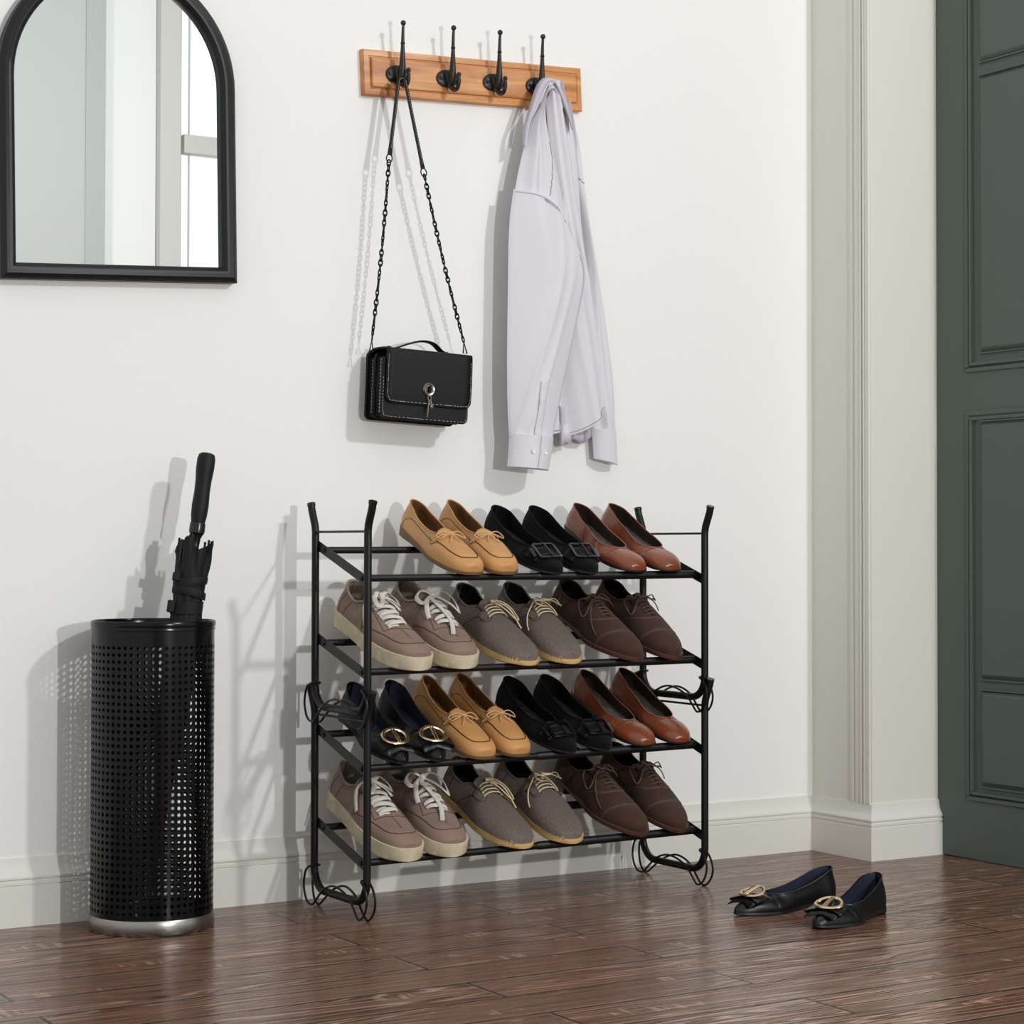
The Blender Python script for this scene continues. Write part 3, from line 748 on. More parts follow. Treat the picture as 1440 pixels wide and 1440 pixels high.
def make_bow_flat(root, sg):
    l = Last(sg=sg, L=.252, W=[(0, .0280), (.12, .0285), (.4, .028), (.66, .0380), (.85, .0355), (1, .028)], toe=(.60, 2.0), ZB=[(0, .012), (.3, .010), (.6, .004), (1, .006)],
             H=[(0, .073), (.10, .067), (.32, .047), (.5, .037), (.67, .034), (.76, .033), (.88, .029), (1, .023)], throat=.67, ta=.40, fo=[(0, .68), (.3, .86), (.67, .86)], toeh=.80, toek=.35, box=.62, cy=[(0, 0), (.5, -.002), (1, .003)], lean=.004)
    u = base_parts(l, root, M['nappa'], M['navy'], M['navy'], .80, M['nappa'], .0012)
    l.slab(lambda t: pchip(l.ZB, t)+.001, lambda t: 0 if t < .10 else (.0035*smooth(.10, .2, t)*(1-smooth(.34, .5, t)) + .004*max(0, (t-.7)/.3)**2), .001).build('sole', M['blk_sole'], root)
    # flat bow band, pinched in the middle, wings standing off the sides
    p, T, B, n = frame_at(l, .838, 0, .0042)
    mb = MB(); rows = []
    for i in range(17):
        a = -.037+.074*i/16; k = abs(a)/.037
        hw = .0085+.0075*k
        drop = -.30*a*a/.037*.55
        rows.append([p+B*a+T*(c*hw+.004*k)+n*(drop+e) for c, e in ((-1, -.001), (-.98, .0022), (-.3, .0034+.002*math.sin(k*6)), (.3, .0026), (.98, .0030), (1, -.001))])
    mb.grid(rows); bw = mb.build('bow', M['nappa'], root, sharp=50, solid=.0016)
    mb = MB(); rows = []
    for i in range(17):
        a = -.031+.062*i/16; k = abs(a)/.031
        rows.append([p+B*a+T*(c*(.010+.006*k)+.014+.003*k)+n*(-.30*a*a/.037*.7-.003+e) for c, e in ((-1, .0), (0, .0024+.001*math.cos(k*7)), (1, -.001))])
    mb.grid(rows); mb.build('bow_underlayer', M['nappa'], bw, sharp=50, solid=.0016)
    # gold oval ring with a double bar
    c0 = p+n*.0080-T*.007
    n2 = (n*math.cos(.14)+T*math.sin(.14)).normalized(); T2 = (T*math.cos(.14)-n*math.sin(.14)).normalized()
    def P(a, c): return c0+B*a+T2*c-n2*(a*a*4.5)
    ring = MB(); pts = [P(.0255*math.cos(2*PI*i/40), .0195*math.sin(2*PI*i/40)) for i in range(40)]
    ring.tube(pts, .0040, 8, closed=True, ry=.0022, normals=[n]*40); rg = ring.build('gold_ring', M['gold'], root, sharp=60)
    for dx in (-.0024, .0026):
        bar = MB(); bar.tube([P(dx, -.0190)+n*.0012, P(dx, 0)+n*.0022, P(dx, .0190)+n*.0012], .0018, 8); bar.build('ring_bar', M['gold'], rg)

def make_sneaker(root, sg, variant):
    l = Last(sg=sg, L=.302, W=[(0, .035), (.12, .0365), (.4, .038), (.66, .0475), (.84, .0455), (1, .043)], toe=(.74, 2.6), ZB=[(0, .030), (.4, .025), (.75, .023), (1, .025)],
             H=[(0, .089), (.07, .087), (.16, .075), (.27, .069), (.36, .077), (.42, .083), (.50, .080), (.62, .069), (.75, .058), (.88, .052), (1, .046)], throat=.41, ta=.20, fo=[(0, .60), (.2, .72), (.41, .78)], toeh=.86, toek=.62, box=.74, cy=[(0, 0), (.5, -.003), (1, .005)], lean=.012, pinch=2.2)
    u = base_parts(l, root, M['taupe'], M['snk_in'], M['snk_in'], .52, M['snk_in'], .0030)
    l.slab(lambda t: pchip(l.ZB, t)+.006, lambda t: .005*smooth(.88, 1.0, t), .0035).build('foxing_sole', M['cream_sole'], root)
    for sd in (1, -1):
        for nm, pts, r in (('eyestay_seam', [(.44, sd*.36), (.55, sd*.36), (.66, sd*.40), (.72, sd*.46)], .0006), ('heel_seam', [(.24, sd*.12), (.22, sd*.45), (.20, sd*.85)], .0006),
                           ('counter_seam', [(.14, sd*.05), (.12, sd*.5), (.13, sd*.9)], .0006), ('quarter_seam', [(.40, sd*.05), (.46, sd*.45), (.50, sd*.92)], .0006)):
            b = MB(); l.line(b, pts, r); b.build(nm, M['taupe_dk'], u)
    b = MB()
    l.line(b, [(.50, .86), (.64, .66), (.76, .52), (.86, .46), (.905, .30), (.915, 0), (.905, -.30), (.86, -.46), (.76, -.52), (.64, -.66), (.50, -.86)], .0010)
    l.line(b, [(.72, .46), (.725, .2), (.73, 0), (.725, -.2), (.72, -.46)], .0008); l.line(b, [(.73, 0), (.80, .02), (.86, .0)], .0006)
    b.build('toe_seam', M['taupe_dk'], u)
    tg, cl = l.tongue(.030, .016, .012, front=.05, arch=.010); tg.build('tongue', M['taupe'], root, solid=.005)
    lc = MB()
    for i in range(5):
        t = .475+.052*i; q = .30-.01*i; z = .010 if i % 2 else -.010
        l.line(lc, [(t-z, -q, .0008), (t-z*.6, -q*.6, .0055), (t, 0, .0062+.0012*(i % 2)), (t+z*.6, q*.6, .0055), (t+z, q, .0008)], [.0030+.0026*math.sin(PI*min(1, j/16)) for j in range(17)], n=8, samp=4, ry=.0030)
        l.line(lc, [(t+z+.026, -q, .0004), (t+z*.5+.022, -q*.5, .0022), (t+.020, 0, .0024)], .0034, n=8, samp=4, ry=.0012)
    kn = (.445, 0, .014)
    w, f = .0046, .0016
    def rb(pts): l.line(lc, [(a, c*sg, e) for a, c, e in pts], w, n=8, ry=f)
    if variant == 0:
        rb([kn, (.42, .16, .022), (.43, .36, .020), (.50, .40, .012), (.48, .18, .014), kn])
        rb([kn, (.45, -.10, .024), (.50, -.24, .022), (.545, -.22, .014), (.50, -.06, .014), kn])
        rb([kn, (.44, -.20, .015), (.45, -.42, .010), (.50, -.60, .005), (.56, -.72, .004)])
        rb([kn, (.47, .12, .012), (.52, .26, .010), (.56, .30, .009)])
    else:
        rb([kn, (.44, .14, .024), (.48, .38, .024), (.58, .44, .014), (.54, .26, .016), kn])
        rb([kn, (.42, -.16, .024), (.44, -.36, .018), (.49, -.34, .012), (.47, -.14, .014), kn])
        rb([kn, (.50, -.12, .016), (.60, -.02, .013), (.70, .04, .009), (.78, -.02, .004), (.83, -.10, .003)])
        rb([kn, (.48, -.20, .014), (.55, -.34, .011), (.62, -.40, .006)])
    lc.sphere(l.pt(.445, 0, off=.014), .0075, 10); lc.build('shoelace', M['lace_w'], root, sharp=60)

def make_derby(root, sg, variant):
    l = Last(sg=sg, L=.296, W=[(0, .031), (.12, .0330), (.4, .034), (.67, .0455), (.84, .0430), (1, .038)], toe=(.73, 2.55), ZB=[(0, .016), (.4, .013), (.75, .012), (1, .013)],
             H=[(0, .081), (.07, .078), (.20, .063), (.30, .059), (.40, .069), (.46, .074), (.54, .069), (.66, .058), (.78, .049), (.9, .043), (1, .036)], throat=.45, ta=.22, fo=[(0, .66), (.2, .80), (.45, .84)], toeh=.84, toek=.5, box=.70, cy=[(0, 0), (.5, -.003), (1, .005)], lean=.010, pinch=2.2)
    u = base_parts(l, root, M['canvas'], M['blk_in'], M['blk_in'], .55, M['canvas'], .0016)
    l.slab(lambda t: pchip(l.ZB, t)+.001, lambda t: .005*smooth(.84, 1, t), .0028).build('crepe_sole', M['jute'], root)
    # welt stitches just above the sole edge
    b = MB()
    pp = [(t, .965) for t in [.35+.64*i/12 for i in range(13)]]
    for sd in (1, -1): l.dashes(b, [(min(.995, t), sd*q) for t, q in pp], .0006, 34, .0035)
    b.build('welt_stitching', M['jute_dk'], u)
    b = MB()
    for sd in (1, -1):
        l.line(b, [(.47, sd*.10), (.52, sd*.16), (.585, sd*.22), (.61, sd*.36), (.58, sd*.50), (.50, sd*.56), (.40, sd*.66), (.33, sd*.92)], .0007)
        l.line(b, [(.575, sd*.30), (.585, sd*.42), (.54, sd*.52), (.47, sd*.55)], .0005)
        l.line(b, [(.20, sd*.05), (.19, sd*.5), (.18, sd*.95)], .0006)
    b.build('facing_seams', M['seam_dk'], u)
    tg, cl = l.tongue(.024, .014, .010, front=.10, arch=.008); tg.build('tongue', M['canvas'], root, solid=.002)
    lc = MB(); r = .0015
    for i in range(4):
        t = .475+.032*i; q = .26+.01*i
        l.line(lc, [(t, -q, .0005), (t, -q*.5, .004), (t, q*.5, .004), (t, q, .0005)], r, n=6)
        l.line(lc, [(t+.008, -q, .0005), (t+.004, -q*.5, .005), (t+.004, q*.5, .005), (t+.008, q, .0005)], r, n=6)
    kn = (.47, 0, .010)
    def rb(pts): l.line(lc, [(a, c*sg, e) for a, c, e in pts], r, n=6)
    if variant == 0:
        rb([kn, (.49, .12, .016), (.55, .30, .018), (.63, .42, .012), (.64, .30, .010), (.56, .16, .012), kn])
        rb([kn, (.50, .10, .014), (.57, .24, .016), (.66, .40, .006), (.70, .44, .003)])
        rb([kn, (.45, .20, .014), (.46, .36, .012), (.49, .30, .008), kn])
    else:
        rb([kn, (.42, .20, .030), (.42, .44, .036), (.47, .46, .026), (.48, .2, .016), kn])
        rb([kn, (.47, -.16, .012), (.50, -.34, .010), (.52, -.52, .006), (.57, -.68, .003), (.62, -.74, .003)])
        rb([kn, (.50, .10, .010), (.56, .20, .008), (.60, .24, .005)]); rb([kn, (.46, -.12, .016), (.50, -.2, .014), (.52, -.1, .010), kn])
    lc.sphere(l.pt(.47, 0, off=.010), .0038, 8); lc.build('shoelace', M['lace_t'], root, sharp=60)

def make_oxford(root, sg, variant):
    l = Last(sg=sg, L=.306, W=[(0, .031), (.12, .033), (.4, .034), (.67, .0455), (.84, .0420), (1, .037)], toe=(.69, 2.25), ZB=[(0, .026), (.25, .023), (.45, .017), (.7, .012), (1, .013)],
             H=[(0, .084), (.07, .081), (.20, .067), (.30, .064), (.40, .074), (.46, .079), (.54, .072), (.66, .060), (.78, .050), (.9, .043), (1, .036)], throat=.45, ta=.22, fo=[(0, .66), (.2, .80), (.45, .84)], toeh=.84, toek=.5, box=.70, cy=[(0, 0), (.5, -.003), (1, .005)], lean=.010, pinch=2.2)
    u = base_parts(l, root, M['dbrown'], M['blk_in'], M['blk_in'], .55, M['dbrown'], .0016)
    zs = lambda t: max(0, pchip(l.ZB, t)-.0085) if t < .7 else .0035+.004*smooth(.84, 1, t)
    l.slab(lambda t: pchip(l.ZB, t)+.001, lambda t: zs(t) if t < .7 else .0035*0+max(0, pchip(l.ZB, t)-.0085), .0030).build('sole', M['dbrown_sole'], root)
    l.slab(lambda t: zs(t)+.0005, lambda t: 0, .0015, a=0, b=.24, taper=.96).build('heel', M['dbrown_sole'], root)
    b = MB(); pp = [(t, .985) for t in [.40+.595*i/12 for i in range(13)]]
    for sd in (1, -1): l.line(b, [(min(.997, t), sd*q) for t, q in pp], .0007, off=.0022)
    b.build('welt_stitching', M['welt'], u)
    b = MB()
    for k in (0, .012): l.line(b, [(.735+k, .97), (.76+k, .7), (.785+k, .4), (.795+k, 0), (.785+k, -.4), (.76+k, -.7), (.735+k, -.97)], .0004 if k else .0005)
    b.build('toe_cap_stitching', M['welt'], u); b = MB()
    for k in (0, .010): l.line(b, [(.42+k, .97), (.52+k, .72), (.60+k, .5), (.645+k, .28), (.655+k, 0), (.645+k, -.28), (.60+k, -.5), (.52+k, -.72), (.42+k, -.97)], .0005)
    b.build('vamp_stitching', M['welt'], u); b = MB()
    for sd in (1, -1):
        l.line(b, [(.46, sd*.36), (.54, sd*.32), (.64, sd*.28)], .0005); l.line(b, [(.15, sd*.05), (.17, sd*.5), (.16, sd*.95)], .0006)
    b.build('quarter_seam', M['lace_b'], u)
    b = MB(); l.line(b, [(.46, 0), (.55, 0), (.645, 0)], .0010, off=.0002); b.build('closed_facing_slit', M['blk_in'], u)
    tg, cl = l.tongue(.024, .012, .010, front=.05, arch=.008); tg.build('tongue', M['dbrown'], root, solid=.002)
    lc = MB(); r = .0013
    for i in range(5):
        t = .485+.034*i; q = .17
        l.line(lc, [(t-.004, -q, .0005), (t, 0, .003), (t+.004, q, .0005)], r, n=6)
    kn = (.475, 0, .008)
    def rb(pts): l.line(lc, [(a, c*sg, e) for a, c, e in pts], r, n=6)
    if variant == 0:
        rb([kn, (.45, -.22, .018), (.47, -.50, .016), (.54, -.64, .008), (.55, -.50, .007), (.50, -.24, .010), kn])
        rb([kn, (.45, .20, .020), (.46, .44, .020), (.50, .50, .012), (.50, .24, .012), kn])
        rb([kn, (.50, -.20, .010), (.57, -.42, .006), (.66, -.62, .003), (.73, -.74, .003)]); rb([kn, (.45, .24, .012), (.44, .46, .006)])
    else:
        rb([kn, (.44, -.20, .020), (.47, -.46, .018), (.56, -.56, .008), (.56, -.42, .007), (.50, -.2, .010), kn])
        rb([kn, (.43, .16, .022), (.44, .36, .022), (.48, .36, .012), kn])
        rb([kn, (.47, .2, .012), (.50, .42, .010), (.53, .54, .006)]); rb([kn, (.45, -.14, .012), (.43, -.24, .010)])
    lc.sphere(l.pt(.475, 0, off=.008), .0034, 8); lc.build('shoelace', M['lace_b'], root, sharp=60)

KIND = {
    'moccasin': (make_moccasin, .278, .024, False, 'tan leather moccasin with thin tied cord bow'),
    'buckle_flat': (make_buckle_flat, .268, .024, False, 'black suede flat with big black buckle'),
    'court_shoe': (make_pump, .268, .022, False, 'glossy brown leather court shoe'),
    'bow_flat': (make_bow_flat, .252, .022, False, 'black leather flat with gold ring bow'),
    'sneaker': (make_sneaker, .302, .036, True, 'taupe sneaker with white laces and beige sole'),
    'derby_shoe': (make_derby, .296, .032, True, 'grey canvas lace-up with tan sole'),
    'oxford_shoe': (make_oxford, .306, .032, True, 'dark brown suede oxford with toe cap'),
}
SHELF = {1: ('hi', .3801, 'top shelf'), 2: ('lo', .3801, 'second shelf from top'), 3: ('hi', .0271, 'third shelf from top'), 4: ('lo', .0271, 'bottom shelf')}
SLOPE = {1: .0015, 2: .0015, 3: .004, 4: .004}
def rack_matrix(shelf, x, L, ov, jit):
    lv, z0, _ = SHELF[shelf]
    dz = SLOPE[shelf]*(2*(x-RX0)/RW-1)
    zA, zB = z0+RAIL[lv+'A']+dz, z0+RAIL[lv+'B']+dz; yA, yB = RY0-RD+OFF, RY0-OFF
    a = math.atan2(zB-zA, yB-yA); X = Vector((0, -math.cos(a), -math.sin(a))); Z = Vector((0, -math.sin(a), math.cos(a)))
    j = math.radians(jit); Y = Vector((1, 0, 0))
    Xr = X*math.cos(j)+Y*math.sin(j); Yr = Y*math.cos(j)-X*math.sin(j)
    toe = Vector((x, yA, zA))+Z*(RR+.0011)+X*ov
    o = toe-Xr*L
    m = Matrix((Xr, Yr, Z)).transposed().to_4x4(); m.translation = o
    return m
PROTO = {}
def put_shoe(kind, variant, mtx, label, group):
    fn, L, ov, lace, desc = KIND[kind]
    key = (kind, variant)
    if key not in PROTO:
        root = thing(kind, label, 'shoe', group=group)
        sg = 1 if variant == 0 else -1
        fn(root, sg, variant) if lace else fn(root, sg)
        PROTO[key] = root
    else:
        root = copy_tree(PROTO[key])
    root['label'] = label; root['group'] = group; root['category'] = 'shoe'
    root.matrix_world = mtx
    return root
ROWS = {1: [('moccasin', -0.0567, 0.0277), ('buckle_flat', 0.1349, 0.2236), ('court_shoe', 0.3314, 0.4228)],
        2: [('sneaker', -0.1821, -0.0736), ('derby_shoe', 0.0653, 0.1725), ('oxford_shoe', 0.3196, 0.4248)],
        3: [('bow_flat', -0.2040, -0.1199), ('moccasin', -0.0283, 0.0584), ('buckle_flat', 0.1681, 0.2576), ('court_shoe', 0.3550, 0.4475)],
        4: [('sneaker', -0.2019, -0.0971), ('derby_shoe', 0.0539, 0.1775), ('oxford_shoe', 0.3334, 0.4391)]}
GROUPS = {'moccasin': 'tan moccasins on the rack', 'buckle_flat': 'black buckled flats on the rack', 'court_shoe': 'brown court shoes on the rack', 'bow_flat': 'black flats with gold rings',
          'sneaker': 'taupe sneakers on the rack', 'derby_shoe': 'grey canvas lace-ups on the rack', 'oxford_shoe': 'dark brown oxfords on the rack'}
for sh, pairs in ROWS.items():
    for kind, xl, xr in pairs:
        for var, x in ((0, xl), (1, xr)):
            lab = '%s, %s one on %s' % (KIND[kind][4], 'left' if var == 0 else 'right', SHELF[sh][2])
            put_shoe(kind, var, rack_matrix(sh, x, KIND[kind][1], KIND[kind][2], random.uniform(-1, 1)), lab, GROUPS[kind])
# the pair on the floor
for var, (hx, hy), ang, lab in ((0, (.598, -.588), 183, 'black leather flat with gold ring bow on the floor, further from the viewer'),
                                (1, (.622, -.694), 203, 'black leather flat with gold ring bow on the floor, nearer the viewer')):
    m = Matrix.Translation((hx, hy, .0002)) @ Matrix.Rotation(math.radians(ang), 4, 'Z')
    put_shoe('bow_flat', var, m, lab, GROUPS['bow_flat'])

# ------------------------------------------------------------------ handbag
def handbag():
    t = thing('handbag', 'small black leather shoulder bag with white stitching hanging from the first hook', 'handbag', (0, 0, 0))
    yF = -.095; yB = -.020
    A = at(537, 490, 1, yF); B_ = at(662, 503, 1, yF); C = at(537, 586, 1, yF)
    x0, x1 = A.x, B_.x; zt = A.z; zb = C.z; dzx = (B_.z-A.z)/(x1-x0)
    mt = Matrix.Translation((x0, 0, zb)) @ Matrix.Rotation(-math.atan(dzx), 4, 'Y')
    t.matrix_world = mt
    W = x1-x0; H = zt-zb
    def slab(name, xa, xb, za, zb2, ya, yb, r, mt_, par=t, bev=.0025):
        b = MB(); b.prism(rbox(xa, xb, za, zb2, r, 6), ya, yb, lambda p, d: (p[0], d, p[1])); return b.build(name, mt_, par, bevel=bev)
    slab('back_panel', -.002, W+.002, -.002, H+.002, yB-.006, yB, .012, M['bag'])
    slab('middle_panel', .001, W-.002, 0, H-.004, yB-.036, yB-.030, .010, M['bag'])
    slab('front_panel', .000, W-.004, -.001, H-.012, yF+.004, yF+.011, .012, M['bag'])
    slab('body', .008, W-.008, .003, H-.010, yF+.012, yB-.004, .012, M['bag_dark'])
    for xs, sg in ((.004, 1), (W-.004, -1)):   # folded gussets on the two sides
        b = MB()
        ys = [yF+.010, yF+.022, yB-.034, yB-.022, yB-.004]; xo = [0, .010, .001, .010, 0]
        b.grid([[(xs+sg*o_*f, yy, z) for yy, o_ in zip(ys, xo)] for z, f in ((.004, 1), (H*.5, 1.0), (H-.012, 1.3))])
        b.build('gusset', M['bag'], t, solid=.0015)
    # flap: over the top and down the front
    b = MB(); zl = .030; rows = []
    prof = [(yB-.002, H), (yB-.02, H+.005), (yF+.018, H+.005), (yF+.004, H+.003), (yF-.001, H-.004), (yF-.002, H*.6), (yF-.001, zl+.02), (yF, zl+.008), (yF, zl)]
    dn = [(a, c) for a, c in spline(prof, 5)]
    for k, (yy, z) in enumerate(dn):
        ins = 0
        if z < zl+.014 and k > 20:
            f = (zl+.014-z)/.014; ins = .014*(1-math.sqrt(max(0, 1-f*f)))
        rows.append([(.004+ins+(W-.004-.004-2*ins)*j/12+.002, yy, z) for j in range(13)])
    b.grid(rows); fl = b.build('flap', M['bag'], t, solid=.003, sharp=50)
    # stitching
    def stitch(path, par, n, y, name='stitching'):
        b = MB(); P = spline(path, 20)
        for i in range(n):
            a = P[int(i/n*(len(P)-1))]; c = P[int((i+.6)/n*(len(P)-1))]
            b.tube([(a[0], y, a[1]), (c[0], y, c[1])], .00042, 4)
        b.build(name, M['stitch'], par)
    xa, xb = .0095, W-.0055
    stitch([(xa, H-.01), (xa, H*.6), (xa, zl+.018), (xa+.004, zl+.008), (xa+.014, zl+.004), (W/2, zl+.0035), (xb-.014, zl+.004), (xb-.004, zl+.008), (xb, zl+.018), (xb, H*.6), (xb, H-.01)], fl, 92, yF-.0042)
    stitch([(.003, zl+.05), (.003, .02), (.006, .008), (.014, .003), (W/2, .0022), (W-.018, .003), (W-.010, .008), (W-.007, .02), (W-.007, zl+.01)], t, 78, yF+.0035)
    b = MB()
    for yy in (yF+.0075, yB-.033, yB-.003):
        for i in range(16):
            z = .01+(H-.026)*i/16; b.tube([(.0-.0022, yy, z), (-.0022, yy, z+.0042)], .0004, 4)
    b.build('side_stitching', M['stitch'], t)
    # top handle
    hp = spline([(.026, -.055, H+.005), (.045, -.056, H+.0085), (.075, -.058, H+.020), (.104, -.058, H+.0275), (.130, -.058, H+.025), (.150, -.056, H+.012), (.168, -.055, H+.005)], 6)
    b = MB(); b.tube(hp, .010, 10, ry=.0022, normals=[(0, 0, 1)]*len(hp)); h = b.build('top_handle', M['bag'], t, sharp=60)
    b = MB()
    for i in range(0, len(hp)-1):
        for yo in (-.0078,):
            a, c = Vector(hp[i]), Vector(hp[i+1]); d = (c-a).normalized(); up = Vector((0, -1, 0)).cross(d); up = up if up.z > 0 else -up
            b.tube([a+Vector((0, yo, 0))+up*.0018, a+(c-a)*.6+Vector((0, yo, 0))+up*.0018], .0004, 4)
    b.build('handle_stitching', M['stitch'], h)
    for xx in (.030, .162):
        b = MB(); pts = [(xx, -.055+.0125*math.cos(a), H+.006+.0045*math.sin(a)) for a in [2*PI*i/20 for i in range(20)]]; b.tube(pts, .0016, 6, closed=True); b.build('handle_loop', M['gunmetal'], t)
    # turn lock and charm
    cx, cz = W*.50, H*.46
    ry = Matrix.Translation((cx, yF-.004, cz)) @ Matrix.Rotation(PI/2, 4, 'X')
    b = MB(); b.lathe([(.0135, -.001), (.0135, .0015), (.0120, .0030), (.0095, .0024), (.0088, .0012), (.0001, .0012)], 28, ry); k = b.build('lock_plate', M['nickel'], t)
    b = MB(); b.prism(rbox(-.0022, .0022, -.0075, .0075, .0015, 3), yF-.012, yF-.005, lambda p, d: (cx+p[0], d, cz+p[1])); b.build('turn_knob', M['gunmetal'], k, bevel=.0006)
    b = MB(); b.lathe([(.0001, .0011), (.0068, .0011), (.0068, .0018), (.0060, .0022), (.0001, .0022)], 24, ry); b.build('lock_centre', M['gunmetal'], k)
    ch = MB(); ch.tube([(cx+.0040*math.cos(a), yF-.008, cz-.0175+.0045*math.sin(a)) for a in [2*PI*i/16 for i in range(16)]], .0011, 6, closed=True)
    ch.tube([(cx+.002+.0025*math.cos(a), yF-.008+.001*math.sin(a), cz-.0265+.005*math.sin(a)) for a in [2*PI*i/14 for i in range(14)]], .0009, 6, closed=True)
    ch.tube([(cx-.001, yF-.0085, cz-.021), (cx-.0025, yF-.0085, cz-.035), (cx-.003, yF-.008, cz-.056)], [.0009, .0013, .0009], 6)
    ch.sphere((cx+.004, yF-.0095, cz-.0345), .0042, 10)
    for k2 in range(6): ch.sphere((cx+.004+.003*math.cos(k2*PI/3), yF-.0122, cz-.0345+.003*math.sin(k2*PI/3)), .0013, 6)
    ch.build('hanging_charm', M['nickel'], t)
    # side rings, chains, leather shoulder strap (in wall coordinates)
    inv = mt.inverted()
    lo = [at(522, 487, 1, -.055), at(654, 489, 1, -.060)]
    hi = [at(547, 226, 1, -.062), at(596.5, 246, 1, -.064)]
    hk = [at(560, 118, 1, -.058), at(570.5, 118, 1, -.060)]
    for k2 in range(2):
        a, c = inv @ lo[k2], inv @ hi[k2]
        b = MB(); dv = (c-a).normalized()
        b.tube([a+Vector((0, 0, -.012))+Vector((-.004, 0, 0)), a+dv*.012, a+Vector((0, 0, -.012))+Vector((.005, 0, 0))], .0018, 6, closed=True); b.build('clasp_ring', M['gunmetal'], t)
        n = 36; a2 = a+dv*.013; Lk = (c-a2).length/n; b = MB()
        side = dv.cross(Vector((0, 1, 0))).normalized(); oth = dv.cross(side)
        for i in range(n):
            f = (i+.5)/n
            sag = Vector((0, 0, 0)) + side*(.003*math.sin(PI*f)*(1 if k2 else -1))
            cc = a2+(c-a2)*f+sag; ang = (.35 if i % 2 else 1.15)+.5*math.sin(i*.7+k2)
            u_ = side*math.cos(ang)+oth*math.sin(ang)
            b.tube([cc+dv*(Lk*.72)*math.cos(q)+u_*(.0040)*math.sin(q) for q in [2*PI*j/12 for j in range(12)]], .0015, 6, closed=True)
        b.build('chain', M['gunmetal'], t)
    # D rings and strap
    P0, P1 = inv @ hi[0], inv @ hi[1]; Q0, Q1 = inv @ hk[0], inv @ hk[1]
    for P, Q in ((P0, Q0), (P1, Q1)):
        dv = (Q-P).normalized(); sd = dv.cross(Vector((0, 1, 0))).normalized()
        b = MB(); b.tube([P+dv*(.005+.0085*math.sin(q))+sd*.0065*math.cos(q) for q in [2*PI*j/18 for j in range(18)]], .0014, 6, closed=True); b.build('strap_ring', M['gunmetal'], t)
    d0 = (Q0-P0).normalized(); d1 = (Q1-P1).normalized()
    pts = [P0+d0*.012, P0+d0*.040, P0+(Q0-P0)*.6, Q0, Q0+Vector((.0022, .003, .008)), (Q0+Q1)/2+Vector((0, .004, .0125)), Q1+Vector((-.0022, .003, .008)), Q1, P1+(Q1-P1)*.6, P1+d1*.040, P1+d1*.012]
    pp = spline([tuple(p) for p in pts], 7); n = len(pp)
    wid = [.0066+.0022*(1-smooth(.0, .12, min(i, n-1-i)/n)) for i in range(n)]
    wid = [w*.80 for w in wid]
    b = MB(); b.tube(pp, wid, 8, ry=.0022, normals=[(.35, -1, 0)]*n); st = b.build('shoulder_strap', M['bag'], t, sharp=60)
    b = MB()
    for i in range(4, n-4):
        for k2 in (0, .5):
            a = Vector(pp[i])+(Vector(pp[i+1])-Vector(pp[i]))*k2; c = Vector(pp[i])+(Vector(pp[i+1])-Vector(pp[i]))*(k2+.3)
            o_ = Vector((.35, -1, 0)).normalized()*.0024
            b.tube([a+o_, c+o_], .0004, 4)
    b.build('strap_stitching', M['stitch'], st)
handbag()

